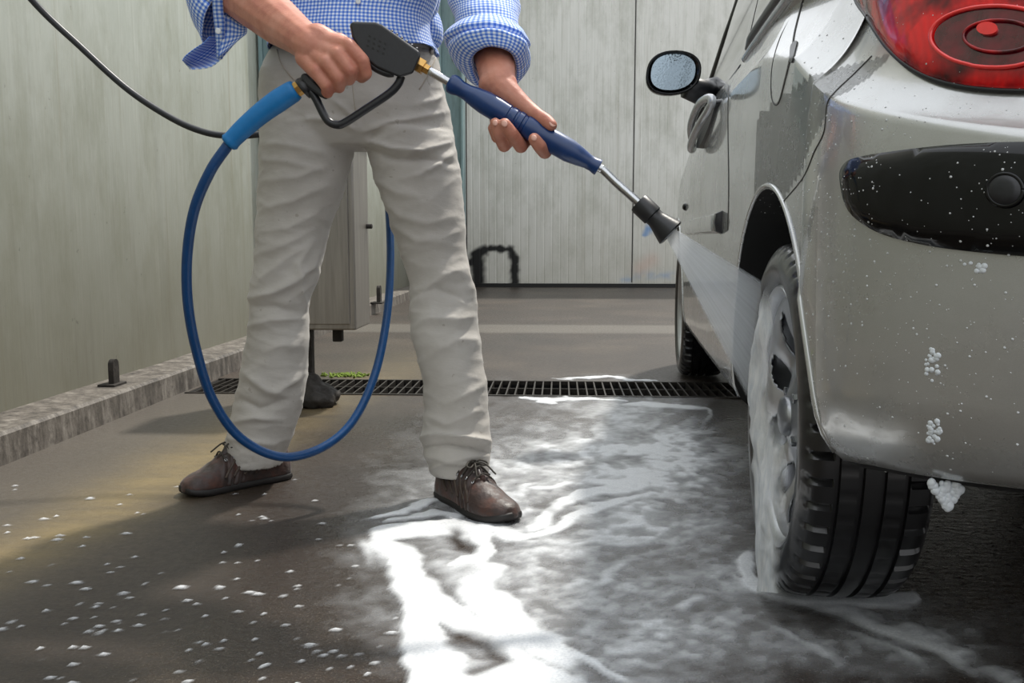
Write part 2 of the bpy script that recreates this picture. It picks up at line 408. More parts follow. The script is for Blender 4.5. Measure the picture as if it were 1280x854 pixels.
# ================================================================== SETTING
# floor: dense where the photograph looks, with a slot for the drain channel
GY0, GY1 = 3.36, 3.72; GX0, GX1 = -1.42, 3.4
def nonuni(a, b, step): return list(np.arange(a, b, step))
def floor_piece(xs, ys):
    return grid(np.array(xs), np.array(ys), 0.)
fv, ff = MB(), None
xs = nonuni(-6, -2, 1.) + nonuni(-2, 2.0, .04) + nonuni(2, 9.1, .5)
for ys in (nonuni(-9, .8, .6) + nonuni(.8, GY0, .04) + [GY0], [GY1] + nonuni(GY1 + .04, 12.6, .06)):
    V, Fq = floor_piece(xs, ys); fv.add(V, [tuple(q) for q in Fq])
fv.box((-6, GY0, -.02), (GX0, GY1, 0)); fv.box((GX1, GY0, -.02), (9, GY1, 0))
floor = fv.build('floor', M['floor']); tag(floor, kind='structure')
FV = np.array(fv.V); fpx, fpy = proj(FV)
front = (FV - C0) @ fw > .3
fpx = np.where(front, fpx, -9999); fpy = np.where(front, fpy, -9999)
wob = (fbm(FV * np.array([3, 3, 1]) + 3.1, 3) - .5)
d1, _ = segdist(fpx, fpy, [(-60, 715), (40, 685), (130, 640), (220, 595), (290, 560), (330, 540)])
tan = np.exp(-(d1 / 34) ** 2) * .95  # yellow-tan algae stain, with the patch of sunlight painted into its colour
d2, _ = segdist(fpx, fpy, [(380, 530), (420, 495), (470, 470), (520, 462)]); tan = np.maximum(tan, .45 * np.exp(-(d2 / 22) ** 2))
strip = sst(5.62, 5.72, FV[:, 1]) * (1 - sst(6.15, 6.25, FV[:, 1])) * .9  # band of sunlight across the floor, painted as a paler colour
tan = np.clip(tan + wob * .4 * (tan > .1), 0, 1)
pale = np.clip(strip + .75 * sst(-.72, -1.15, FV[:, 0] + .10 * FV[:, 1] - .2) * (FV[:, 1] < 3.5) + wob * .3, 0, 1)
d3, _ = segdist(fpx, fpy, [(60, 800), (200, 740), (330, 690), (450, 620), (520, 590)]); dark = np.exp(-(d3 / 75) ** 2)  # person's cast shadow towards the lower left, painted into the floor colour
wet = np.clip(sst(-.75, -.2, FV[:, 0] + wob * .6) * sst(3.3, 2.6, FV[:, 1]) + .35, 0, 1)
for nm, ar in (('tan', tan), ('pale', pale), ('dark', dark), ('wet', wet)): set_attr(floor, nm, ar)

# walls
WX = -1.60; WY = 11.06
def wallgrid(name, mat, pts_fn, us, zs):
    U, Z = np.meshgrid(us, zs); P = pts_fn(U.ravel(), Z.ravel()); i = np.arange(U.size).reshape(U.shape)
    Fc = np.stack([i[:-1, :-1].ravel(), i[1:, :-1].ravel(), i[1:, 1:].ravel(), i[:-1, 1:].ravel()], 1)
    o = mesh(name, P, Fc, mat, None, False); tag(o, kind='structure'); return o, P
def rib(u, seam, per=.1):
    return .003 * (np.mod(u, per) < .012)
us = np.array(nonuni(-1.75, 1.6, .012) + nonuni(1.6, 9, .2)); zs = np.array(nonuni(.0, .62, .012) + nonuni(.62, 4.3, .08))
wb, P = wallgrid('wall_back', M['wall_back'], lambda u, z: np.stack([u, WY + rib(u, 0, .096), z], 1), us, zs)
bx, by = proj(P)
jit = (fbm(P * 14, 3) - .5)
pol = [([(598, 362), (597, 335), (596, 322)], 7.5), ([(592, 318), (612, 311), (638, 312)], 3.5), ([(638, 312), (643, 325), (643, 352), (642, 362)], 4.8), ([(590, 328), (598, 316), (606, 313)], 5)]
pk = np.zeros(len(P))
for pl, w in pol:
    d, _ = segdist(bx, by, pl); w = w * 1.15; pk = np.maximum(pk, 1 - sst(w * .5, w * 1.6, d + jit * 6))
d, _ = segdist(bx, by, [(590, 360), (660, 360), (850, 358)]); pk = np.maximum(pk, .45 * np.exp(-(d / 2.2) ** 2))
d, _ = segdist(bx, by, [(780, 350), (800, 345), (840, 344)]); pbl = .6 * np.exp(-(d / 4.5) ** 2) * (.5 + jit * 2)
d, _ = segdist(bx, by, [(806, 291), (812, 288)]); pbl = np.clip(np.maximum(pbl, 1 - sst(3, 6, d + jit * 4)), 0, 1)
d, _ = segdist(bx, by, [(800, 335), (815, 325)]); prd = .3 * np.exp(-(d / 9) ** 2)
for nm, ar in (('paint_black', np.clip(pk, 0, 1)), ('paint_blue', pbl), ('paint_red', prd)): set_attr(wb, nm, ar)
us = np.array(nonuni(-6, WY + .02, .05))
wl, P = wallgrid('wall_left', M['wall_left'], lambda u, z: np.stack([np.full_like(u, WX) - .002 * (np.mod(u, 1.19) < .03), u, z], 1), us[::-1], np.array(nonuni(0, 4.3, .1)))
for nm in ('paint_black', 'paint_blue', 'paint_red'): set_attr(wl, nm, np.zeros(len(P)))
# panel joints and foot rail of the back wall
m = MB()
for px in (583, 792): X = at(px, 200, WY)[0]; m.box((X - .006, WY - .004, .06), (X + .006, WY + .002, 4.3))
X = 3.2; 
while X < 9: m.box((X - .006, WY - .004, .06), (X + .006, WY + .002, 4.3)); X += 1.99
tag(m.build('trim_1', M['trim_seam']), kind='structure')
m = MB(); m.box((WX + .05, WY - .03, 0), (9, WY - .001, .045)); tag(m.build('trim_2', M['pit']), kind='structure')
# concrete curb along the left wall
m = MB(); YY = nonuni(-5, WY, .12) + [WY - .03]; R = []
for y in YY:
    j = .004 * (mnoise.noise((y * 3, 0, 0))); x1 = -1.44 + j
    R.append([(WX, y, 0), (x1 + .004, y, 0), (x1, y, .076), (x1 - .008, y, .085), (WX, y, .088 + j)])
V, Fq = loft(R); m.add(V, Fq); tag(m.build('trim_3', M['curb']), kind='structure')

# ---- drain grate: one thing, frame + bars
gr = empty('drain_grate', (0, (GY0 + GY1) / 2, 0), 'long dark metal drain grate set across the wet floor', 'drain grate')
m = MB(); m.box((GX0, GY0, -.16), (GX1, GY1, -.15)); m.box((GX0, GY0, -.15), (GX1, GY0 + .012, -.002)); m.box((GX0, GY1 - .012, -.15), (GX1, GY1, -.002)); m.box((GX0, GY0, -.15), (GX0 + .012, GY1, -.002)); m.box((GX1 - .012, GY0, -.15), (GX1, GY1, -.002))
m.build('channel', M['pit'], gr)
m = MB(); m.box((GX0, GY0, -.012), (GX1, GY0 + .014, .004)); m.box((GX0, GY1 - .014, -.012), (GX1, GY1, .004))
for yy in (GY0 + .18,): m.box((GX0, yy - .003, -.02), (GX1, yy + .003, .001))
m.build('frame', M['grate'], gr)
m = MB(); X = GX0 + .03
while X < GX1 - .02: m.box((X - .0028, GY0 + .01, -.03), (X + .0028, GY1 - .01, .003)); X += .034
b_ = m.build('bars', M['grate'], gr); tag(b_, kind='stuff')
# moss at the grate's edge
m = MB(); c = flo(432, 470)
for k in range(150):
    p = c + np.array([random.gauss(0, .045), random.gauss(0, .02), 0]); h = random.uniform(.004, .011)
    m.add(*capsule(p, p + np.array([random.gauss(0, .008), random.gauss(0, .008), h]), .0055, .003, 6, 2))
tag(m.build('moss', M['moss'], None, True), 'small tuft of yellow green moss behind the drain grate', 'moss', kind='stuff')

# ---- teal posts
def hpost(name, x, y, w, label):
    t = empty(name, (x, y, 0), label, 'post', 'teal steel posts of the bay')
    m = MB(); m.box((x - w / 2, y - w / 2, .0), (x - w / 2 + .02, y + w / 2, 4.2)); m.box((x + w / 2 - .02, y - w / 2, .0), (x + w / 2, y + w / 2, 4.2)); m.box((x - w / 2, y - .012, .0), (x + w / 2, y + .012, 4.2))
    m.build('column', M['teal'], t, bevel=.003)
    m = MB(); m.box((x - w / 2 - .03, y - w / 2 - .03, 0), (x + w / 2 + .03, y + w / 2 + .03, .02)); m.build('base_plate', M['cast'], t)
    for k in (1.0, 2.4):
        V, Fq = lathe([(0, .02), (.012, .02), (.015, .014)], (x + .02, y - .012, k), (0, -1, 0), 6); obj_from([(V, Fq)], 'bolt', M['cast'], t, False)
hpost('steel_post', at(566, 200, 9.6)[0], 9.6, .24, 'teal steel post in the far corner beside the pale back wall')
hpost('steel_post', at(334, 60, 4.9)[0] , 4.9, .075, 'thin teal steel post at the left wall, behind the person\'s right forearm')

# ---- small steel lugs on the curb
def lug(px, py, z, s, label):
    p = flo(px, py, .085); t = empty('steel_lug', p, label, 'steel bracket', 'steel lugs on the curb')
    m = MB(); m.box((p[0] - .05 * s, p[1] - .06 * s, .083), (p[0] + .03 * s, p[1] + .06 * s, .094)); m.build('foot_plate', M['cast'], t, bevel=.002)
    R = []
    for i in range(13):
        a = PI * i / 12; R.append((math.cos(a) * .028 * s, .085 * s + math.sin(a) * .028 * s))
    P2 = [(.028 * s, 0)] + R + [(-.028 * s, 0)]
    A = [(p[0] - .012 * s, p[1] + u, .092 + w) for u, w in P2]; B = [(p[0] + .012 * s, p[1] + u, .092 + w) for u, w in P2]
    V, Fq = loft([A, B]); obj_from([(V, Fq)], 'upright_tab', M['cast'], t, True, 30)
lug(143, 482, 0, .75, 'short rusty steel lug standing on the curb left of the blue hose')
lug(474, 379, 0, 1.15, 'small steel lug on the curb just behind the steel cabinet')

# ---- steel cabinet on a post
p = flo(400, 515); cyY = 3.12
xr = at(445, 400, cyY)[0]; xl = at(337, 300, 3.12)[0]; zb_ = at(445, 413, cyY)[2]; zt = at(443, 182, cyY)[2]
cab = empty('steel_cabinet', ((xl + xr) / 2, cyY + .12, 0), 'brushed stainless steel cabinet on a dark post, seen between the person\'s legs', 'cabinet')
m = MB(); m.box((xl, cyY, zb_), (xr, cyY + .235, zt)); m.build('body', M['brushed'], cab, bevel=.006)
m = MB(); m.box((xl - .008, cyY - .012, zt), (xr + .008, cyY + .24, zt + .014)); m.build('lid', M['brushed'], cab, bevel=.003)
m = MB(); m.box((xl + .02, cyY - .006, zb_ + .02), (xr - .02, cyY + .002, zt - .02)); dr = m.build('door', M['brushed'], cab, bevel=.003)
m = MB(); V, Fq = lathe([(0, .013), (.01, .013), (.013, .008)], (xl + .06, cyY - .006, (zb_ + zt) / 2), (0, -1, 0), 16); m.add(V, Fq); place_lock = m.build('lock', M['steel'], dr, True)
pz = at(383, 440, cyY + .1)
px0 = at(384, 460, cyY + .1)[0]
m = MB(); m.box((px0 - .022, cyY + .08, .09), (px0 + .022, cyY + .124, zb_ + .01)); m.build('post', M['cast'], cab, bevel=.003)
m = MB(); xx = at(423, 425, cyY + .1)[0]; m.box((xx - .017, cyY + .08, zb_ - .05), (xx + .017, cyY + .114, zb_ + .005)); m.build('pipe_stub', M['cast'], cab, bevel=.004)
V, Fq = lathe([(0, .009), (.02, .009), (.022, .005)], (xr, cyY + .2, zb_ + .36), (1, 0, 0), 12); obj_from([(V, Fq)], 'side_knob', M['cast'], cab, True, 40)
# lumpy concrete footing
fc = flo(402, 512); V, Fq, Nn = remeshed([blob((px0 + .03, fc[1] + .1, .03), ((.10, 0, 0), (0, .10, 0), (0, 0, .05))), blob((px0 + .0, fc[1] + .12, .07), ((.055, 0, 0), (0, .05, 0), (0, 0, .045))), blob((px0 + .07, fc[1] + .05, .02), ((.05, 0, 0), (0, .05, 0), (0, 0, .035)))], .006, 3)
V = V + Nn * ((fbm(V * 28, 3) - .5) * .03)[:, None]; V[:, 2] = np.maximum(V[:, 2], .0)
mesh('footing', V, Fq, M['cast'], cab)

# ================================================================== CAR  (built in its own frame, then turned by CM)
def cw(p): return tuple(CM @ Vector(p))
XS, XC = .24, 1.065; YR, YF = .885, 4.72
def planform():
    L = []
    for i in range(18): t = i / 18; L.append((XC + (.64 - XC) * t, .885 + .018 * t * t))
    n = 2.15
    for i in range(120):
        a = PI / 2 * i / 119; s, c = math.sin(a), math.cos(a)
        L.append((.64 - .40 * s ** (2 / n), 1.25 - .347 * c ** (2 / n)))
    y = 1.262
    while y < 4.0: L.append((XS + .008 * ((y - 2.6) / 1.4) ** 2 - .002, y)); y += .0055 if y < 2.3 else .02
    n = 2.3; x0 = XS + .008
    for i in range(1, 36):
        a = PI / 2 * i / 35; s, c = math.sin(a), math.cos(a)
        L.append((x0 + .50 * (1 - c ** (2 / n)), 4.0 + .66 * s ** (2 / n)))
    for i in range(1, 12): t = i / 11; L.append((x0 + .5 + (XC - x0 - .5) * t, 4.66 + .06 * math.sin(t * PI / 2)))
    return np.array(L)
PL = planform(); nL = len(PL)
tn = np.gradient(PL, axis=0); tn /= np.linalg.norm(tn, axis=1)[:, None]
nr = np.stack([tn[:, 1] * -1, tn[:, 0]], 1)
nr[nr[:, 0] > 0.001, 0] *= 1
# make outward: away from the car centre
cc = np.array([XC, 2.8]); sgn = np.sign(((PL - cc) * nr).sum(1)); nr *= sgn[:, None]
def crease_z(y): return np.interp(y, [.88, .95, 1.15, 1.4, 1.7, 2.3, 3.3, 4.2, 4.72], [.672, .682, .745, .845, .90, .915, .90, .80, .62])
def belt_z(y): return np.interp(y, [.88, 1.2, 2.0, 3.3, 3.7, 4.3, 4.6, 4.72], [1.0, 1.0, .995, 1.03, .97, .86, .78, .72])
def bot_z(y): return np.interp(y, [.88, 1.1, 1.5, 1.9, 3.7, 4.2], [.315, .30, .25, .215, .215, .22])
def prof(i):
    x, y = PL[i]; zc, zb, z0 = float(crease_z(y)), float(belt_z(y)), float(bot_z(y)); w = float(1 - sst(1.15, 1.9, y)); out = []
    for z, e in ((0, .10), (.004, .062), (.014, .038), (.032, .02), (.06, .008), (.10, .003)): out.append((z0 + z, e))
    zl = z0 + .10
    for k in range(1, 39):
        t = k / 38; z = zl + (zc - zl) * t; out.append((z, .003 * (1 - t) ** 2 + .010 * max(0, t - .75) ** 2 * 16 * .5 - .004 * math.sin(PI * t)))
    e0 = out[-1][1]
    for k in range(1, 53):
        t = k / 52; z = zc + (zb - zc) * t; hz = z - zc
        er = .055 * (1 - math.exp(-hz / .035)) + .06 * t ** 1.5; es = .012 * (1 - math.exp(-hz / .03)) + .030 * t ** 1.3
        out.append((z, e0 + w * er + (1 - w) * es))
    e1 = out[-1][1]
    for dz, de in ((.006, .006), (.009, .02)): out.append((zb + dz, e1 + de))
    return [(x - nr[i, 0] * e, y - nr[i, 1] * e, z) for z, e in out]
half = [prof(i) for i in range(nL)]
full = half + [[(2 * XC - p[0], p[1], p[2]) for p in half[i]] for i in range(nL - 1, -1, -1)]
# drop duplicated centre columns
full = half[:] + [[(2 * XC - p[0], p[1], p[2]) for p in half[i]] for i in range(nL - 2, 0, -1)]
nU = len(full); nV = len(full[0])
V = [p for c in full for p in c]; Fq = []
for i in range(nU):
    j = (i + 1) % nU
    for k in range(nV - 1): Fq.append((i * nV + k, i * nV + k + 1, j * nV + k + 1, j * nV + k))
nSide = len(Fq)
mir = lambda i: (nU - i) % nU
def cap_rows(k, crown, flip):
    K = 14; rows = []
    for i in range(0, nL):
        a = np.array(full[i][k]); b = np.array(full[mir(i)][k]); row = [i * nV + k]
        for q in range(1, K):
            t = q / K; p_ = a + (b - a) * t; w_ = min(1., (b[0] - a[0]) / 1.0); p_[2] += crown * (1 - (2 * t - 1) ** 2) * w_
            row.append(len(V)); V.append(tuple(p_))
        row.append(mir(i) * nV + k); rows.append(row)
    for i in range(nL - 1):
        for q in range(K):
            f = (rows[i][q], rows[i + 1][q], rows[i + 1][q + 1], rows[i][q + 1])
            f = tuple(dict.fromkeys(f))
            if len(f) > 2: Fq.append(f[::-1] if flip else f)
# row 0 and row nL-1 are degenerate at the centreline: collapse their inner points
cap_rows(nV - 1, .035, False); cap_rows(0, 0., True)
V = [cw(p) for p in V]
car = empty('car', cw((XC, 2.8, 0)), 'silver beige hatchback car seen from behind left, its rear wheel being sprayed', 'car')
body = mesh('body_shell', V, Fq, [M['paint'], M['liner'], M['paint']])
bm = bmesh.new(); bm.from_mesh(body.data); bmesh.ops.remove_doubles(bm, verts=bm.verts, dist=1e-6); bmesh.ops.recalc_face_normals(bm, faces=bm.faces)
for f in bm.faces: f.smooth = True
bm.to_mesh(body.data); bm.free()
def cut_all(o):
    cut = []
    for wx in (-.0, XC * 2 - .53):
        for wy in (1.575, 3.975):
            R = []
            for s in (0., .53):
                R.append([cw((wx + s, wy + .398 * math.cos(2 * PI * k / 72), .268 + .398 * math.sin(2 * PI * k / 72))) for k in range(72)])
            cut.append(loft(R))
    c = obj_from(cut, 'cutter', [M['paint'], M['liner']], None, False)
    bm = bmesh.new(); bm.from_mesh(c.data); bmesh.ops.recalc_face_normals(bm, faces=bm.faces)
    for f in bm.faces: f.material_index = 1
    bm.to_mesh(c.data); bm.free()
    md = o.modifiers.new('b', 'BOOLEAN'); md.operation = 'DIFFERENCE'; md.object = c; md.solver = 'EXACT'
    evaluate(o); bpy.data.objects.remove(c)
cut_all(body)
# underside dark
me = body.data
BV = BVHTree.FromPolygons([v.co.copy() for v in me.vertices], [tuple(p.vertices) for p in me.polygons])
def car_hit(px, py):
    r = Vector(ray(px, py)).normalized(); loc, nn, idx, d = BV.ray_cast(Vector(C0), r)
    return (loc, nn if nn.dot(r) < 0 else -nn) if loc is not None else (None, None)
def car_near(p):
    loc, nn, i, d = BV.find_nearest(Vector(p)); return loc, nn
# split bumper from shell
ys_ = [1.60, 1.438, 1.25, 1.19, 1.17, 1.150]; zs_ = [.30, .637, .685, .725, .755, .796]
def in_bumper(p):
    q = CMi @ Vector(p)
    if q.y > 1.7 or q.z > .80: return False
    if q.z > np.interp(q.y, [.9, 1.1, 1.153, 1.3], [.728, .77, .80, .80]): return False
    return q.y < np.interp(q.z, [.2, .62, .637, .685, .725, .755, .796], [1.5, 1.45, 1.438, 1.25, 1.19, 1.17, 1.15])
nv = [v.normal.copy() for v in me.vertices]
def split(keep, name, parent):
    bm = bmesh.new(); bm.from_mesh(body.data); lay = bm.verts.layers.int.new('src'); 
    for i, v in enumerate(bm.verts): v[lay] = i
    dl = [f for f in bm.faces if keep(f) is False]; bmesh.ops.delete(bm, geom=dl, context='FACES')
    src = [v[lay] for v in bm.verts]; m2 = bpy.data.meshes.new(name); bm.to_mesh(m2); bm.free()
    for m_ in (M['paint'], M['liner']): m2.materials.append(m_)
    o = bpy.data.objects.new(name, m2); col.objects.link(o); place(o, parent)
    return o
cen = {}
isb = lambda f: f.material_index == 0 and in_bumper(f.calc_center_median())
bump_o = split(lambda f: isb(f), 'rear_bumper', car)
shell = split(lambda f: not isb(f), 'body_shell', car)
bpy.data.objects.remove(body)
for o in (shell, bump_o):
    for p_ in o.data.polygons:
        if p_.normal.z < -.85 and p_.center.z < .35: p_.material_index = 1
    o.data.set_sharp_from_angle(angle=math.radians(50))
    try: o.cycles.shadow_terminator_geometry_offset = .3; o.cycles.shadow_terminator_offset = .25
    except Exception: pass

def surf_patch(outline, name, mat, parent, off=.004, thick=.008, step=9, hit=car_hit, bulge=0., rim=6):
    """patch lying on the car's surface; outline given as directions from the camera point, landed on the real surface"""
    poly = [Vector((x, y)) for x, y in outline]; n = len(poly)
    xs = [v.x for v in poly]; ys = [v.y for v in poly]; inner = []
    def inside(x, y):
        c = False
        for i in range(n):
            a, b = poly[i], poly[i - 1]
            if (a.y > y) != (b.y > y) and x < (b.x - a.x) * (y - a.y) / (b.y - a.y) + a.x: c = not c
        return c
    pl = outline + [outline[0]]
    x = min(xs)
    while x < max(xs):
        y = min(ys)
        while y < max(ys):
            if inside(x, y) and segdist(np.array([x]), np.array([y]), pl)[0][0] > step * .45: inner.append(Vector((x, y)))
            y += step
        x += step
    pts = poly + inner
    r = geometry.delaunay_2d_cdt(pts, [], [list(range(n))], 1, 1e-4)
    P2, faces = r[0], r[2]; V = []; D = []
    dd = segdist(np.array([p.x for p in P2]), np.array([p.y for p in P2]), pl)[0]
    H_ = [(p, hit(p.x, p.y)) for p in P2]; good = [(p, q) for p, q in H_ if q[0] is not None]
    if not good: print('MISSED', name); return None
    for p, q in H_:
        V.append(q if q[0] is not None else min(good, key=lambda g_: (g_[0] - p).length)[1])
    print(name, 'hits', len(good), '/', len(H_))
    cnt = {}
    for f in faces:
        for a, b in zip(f, f[1:] + f[:1]): cnt[(a, b)] = 1
    edge = [(a, b) for (a, b) in cnt if (b, a) not in cnt]
    m = MB(); N = len(V)
    for q, (loc, nn) in enumerate(V): m.V.append(tuple(loc + nn * (off + bulge * float(1 - math.exp(-(dd[q] / rim) )))))
    for loc, nn in V: m.V.append(tuple(loc - nn * thick))
    m.F += [tuple(f) for f in faces] + [tuple(i + N for i in f[::-1]) for f in faces] + [(b, a, a + N, b + N) for a, b in edge]
    o = m.build(name, mat, None, True, 45)
    bm = bmesh.new(); bm.from_mesh(o.data); bmesh.ops.recalc_face_normals(bm, faces=bm.faces); bm.to_mesh(o.data); bm.free(); o.data.set_sharp_from_angle(angle=math.radians(50))
    place(o, parent); return o
def smooth2(P, n=6, closed=True):
    Q = [np.array(p, float) for p in P]
    if closed: Q = [Q[-1]] + Q + [Q[0], Q[1]]; out = catmull(Q, n)[n:-2 * n] if False else catmull(Q, n)[n:-n - 1]
    else: out = catmull(Q, n)
    return [(float(p[0]), float(p[1])) for p in out]
def seam(pts, name, parent, r=.002, mat=None, n=8, off=0.):
    P = []
    for x, y in smooth2(pts, n, False):
        loc, nn = car_hit(x, y)
        if loc is not None and (not P or (np.array(loc) - P[-1]).dot(np.array(loc) - P[-1]) < .09): P.append(np.array(loc + nn * off))
    V, Fq = tube(P, r, 6); return obj_from([(V, Fq)], name, mat or M['trim_seam'], parent)

# tail light
tl = smooth2([(1068, -14), (1086, 22), (1112, 62), (1146, 91), (1196, 109), (1275, 116), (1400, 112), (1510, 96), (1545, 20), (1530, -90), (1440, -210), (1260, -260), (1120, -215), (1064, -120)], 5)
light = surf_patch(tl, 'tail_light', M['red_lens'], car, .004, .01, 11, bulge=.016, rim=14)
def ring_patch(cx, cy, rx, ry, w, name, mat, parent, off, fill=False, rot=0.):
    P = []; K = 48
    bvl = BVHTree.FromPolygons([v.co.copy() for v in parent_mesh.data.vertices], [tuple(p.vertices) for p in parent_mesh.data.polygons])
    for k in range(K + 1):
        a = 2 * PI * k / K; x = cx + rx * math.cos(a); y = cy + ry * math.sin(a) + rot * math.cos(a) * rx
        loc, nn, i, d = bvl.ray_cast(Vector(C0), Vector(ray(x, y)).normalized())
        if loc is not None: P.append(np.array(loc + nn * off))
    V, Fq = tube(P, w, 8, True); return obj_from([(V, Fq)], name, mat, parent)
parent_mesh = light
def world_verts_bvh(o):
    mw = world_of(o); return BVHTree.FromPolygons([mw @ v.co for v in o.data.vertices], [tuple(p.vertices) for p in o.data.polygons])
LB = world_verts_bvh(light)
def light_hit(px, py):
    loc, nn, i, d = LB.ray_cast(Vector(C0), Vector(ray(px, py)).normalized()); return (loc, nn if nn.dot(Vector(ray(px, py))) < 0 else -nn) if loc is not None else (None, None)
def ellpts(cx, cy, rx, ry, k=40): return [(cx + rx * math.cos(2 * PI * i / k), cy + ry * math.sin(2 * PI * i / k)) for i in range(k)]
def ring_on(hit, cx, cy, rx, ry, w, name, mat, parent, off=0.):
    P = []
    for x, y in ellpts(cx, cy, rx, ry, 56) + [(cx + rx, cy)]:
        loc, nn = hit(x, y)
        if loc is not None: P.append(np.array(loc + nn * off))
    V, Fq = tube(P, w, 8); return obj_from([(V, Fq)], name, mat, parent)
surf_patch(ellpts(1245, 47, 76, 36), 'lamp_bowl', M['lens_dark'], light, .002, .003, 9, hit=light_hit)
ring_on(light_hit, 1245, 47, 80, 38, .0022, 'reflector_ring', M['lens_ring'], light, .0035)
ring_on(light_hit, 1250, 47, 44, 20, .0016, 'inner_ring', M['red_lens'], light, .0045)
surf_patch(ellpts(1236, 38, 13, 8), 'bulb', M['lens_ring'], light, .006, .003, 5, hit=light_hit)
# dark gasket under the light
P = []
for x, y in tl + [tl[0]]:
    loc, nn = car_hit(x, y)
    if loc is not None: P.append(np.array(loc + nn * .003))
obj_from([tube(P, .0026, 8)], 'light_gasket', M['black_plastic'], car)
# black bumper strip with round sensor
st = smooth2([(1052, 226), (1056, 207), (1074, 197), (1130, 188), (1200, 181), (1290, 178), (1420, 180), (1560, 190), (1570, 300), (1420, 326), (1290, 321), (1210, 314), (1150, 305), (1098, 290), (1063, 264)], 5)
strip_o = surf_patch(st, 'bumper_strip', M['black_gloss'], car, .003, .01, 12, bulge=.010, rim=8)
SB = world_verts_bvh(strip_o)
def strip_hit(px, py):
    loc, nn, i, d = SB.ray_cast(Vector(C0), Vector(ray(px, py)).normalized()); return (loc, nn if nn.dot(Vector(ray(px, py))) < 0 else -nn) if loc is not None else (None, None)
sen = surf_patch(ellpts(1257, 238, 21, 19), 'parking_sensor', M['black_plastic'], strip_o, .004, .004, 5, hit=strip_hit, bulge=.003, rim=4)
ring_on(strip_hit, 1257, 238, 22, 20, .0022, 'sensor_ring', M['black_gloss'], strip_o, .003)
# panel gaps
seam([(1090, 70), (1068, 92), (1043, 116), (1034, 131), (1030, 165), (1018, 190), (1004, 222), (976, 256)], 'bumper_gap', car, .0011)
seam([(910, 288), (911, 230), (910, 150), (911, 108)], 'door_gap', car, .0016)
seam([(1004, -20), (990, 18), (975, 48), (966, 80), (964, 112), (967, 129), (974, 128), (982, 100), (990, 66), (994, 40), (1003, 5), (1010, -20)], 'fuel_flap_gap', car, .0013)
flap = smooth2([(1002, -14), (989, 20), (976, 49), (967, 80), (965.5, 112), (969, 127), (974, 126), (981, 100), (989, 66), (993, 40), (1002, 5), (1008, -14)], 4)
surf_patch(flap, 'fuel_flap', M['paint'], car, .0012, .003, 6)
surf_patch(smooth2([(988, 66), (990, 56), (997, 52), (994, 66), (991, 78), (988, 76)], 4), 'fuel_flap_notch', M['black_plastic'], car, .002, .003, 3)
# flared wheel-arch lips
for wy in (1.575, 3.975):
    for side in (0, 1):
        P = []
        for k in range(61):
            a = -.10 + (PI + .2) * k / 60; y = wy + .400 * math.cos(a); z = .268 + .400 * math.sin(a)
            if z < .25: continue
            xx = -.3 if side == 0 else 2 * XC + .3; d = (1, 0, 0) if side == 0 else (-1, 0, 0)
            loc, nn, i, dd_ = BV.ray_cast(Vector(cw((xx, y + .004 * math.cos(a), z + .004 * math.sin(a)))), (CM.to_3x3() @ Vector(d)))
            if loc is not None:
                q = CMi @ loc
                if abs(q.x - (XS if side == 0 else 2 * XC - XS)) < .06: P.append(np.array(loc))
        if len(P) > 4: obj_from([tube(P, .0042, 8)], 'wheel_arch_lip', M['paint'], car)
# door rub strip with black end cap
def side_pt(y, z, off=0.):
    loc, nn, i, d = BV.ray_cast(Vector(cw((-.3, y, z))), CM.to_3x3() @ Vector((1, 0, 0)))
    return np.array(loc + nn * off) if loc is not None else np.array(cw((XS, y, z)))
def bar_on_side(y0, y1, z, h, th, name, mat, parent, z1=None):
    R = []; n = 30
    for i in range(n + 1):
        t = i / n; y = y0 + (y1 - y0) * t; zz = z + ((z1 if z1 is not None else z) - z) * t; sc = min(1, (min(t, 1 - t) * n + .4) / 2)
        a = side_pt(y, zz - h / 2); b = side_pt(y, zz + h / 2); nn = np.array(CM.to_3x3() @ Vector((-1, 0, 0))) * th * sc
        R.append([a, a + nn * .8 + (b - a) * .12, a + nn + (b - a) * .5, b + nn * .8 - (b - a) * .12, b, b - nn * .3, a - nn * .3])
    return obj_from([loft(R)], name, mat, parent, True, 40)
bar_on_side(2.22, 3.35, .622, .052, .016, 'rub_strip', M['paint'], car)
bar_on_side(2.185, 2.225, .622, .054, .0175, 'rub_strip_end', M['black_plastic'], car)
# side repeater
q = side_pt(3.45, .70)
nn = np.array(CM.to_3x3() @ Vector((-1, 0, 0)))
obj_from([blob(q, (nn * .012, np.array(cw((0, 1, 0))) * .02, (0, 0, .014)))], 'side_repeater', M['black_gloss'], car)
# door handle: pull loop
yv = np.array(CM.to_3x3() @ Vector((0, 1, 0)))
A = side_pt(2.44, .935); B = side_pt(2.86, .86); dn_ = (B - A) / np.linalg.norm(B - A); pv = np.cross(dn_, nn)
def hring(k_, sc, off_): 
    return [(A + B) / 2 + (B - A) / 2 * sc * (abs(math.cos(2 * PI * q / 48)) ** .75) * np.sign(math.cos(2 * PI * q / 48)) + pv * (.030 * sc * k_) * math.sin(2 * PI * q / 48) + nn * off_(math.cos(2 * PI * q / 48)) for q in range(48)]
bul = lambda c_: .024 + .022 * (1 - c_ * c_)
R = hring(1, 1., bul)
hd = obj_from([tube(R + [R[0]], .011, 10)], 'door_handle', M['chrome'], car)
obj_from([loft([hring(1, .97, lambda c_: -.01), hring(1, .93, lambda c_: .016)])], 'handle_recess', M['black_plastic'], hd, False)

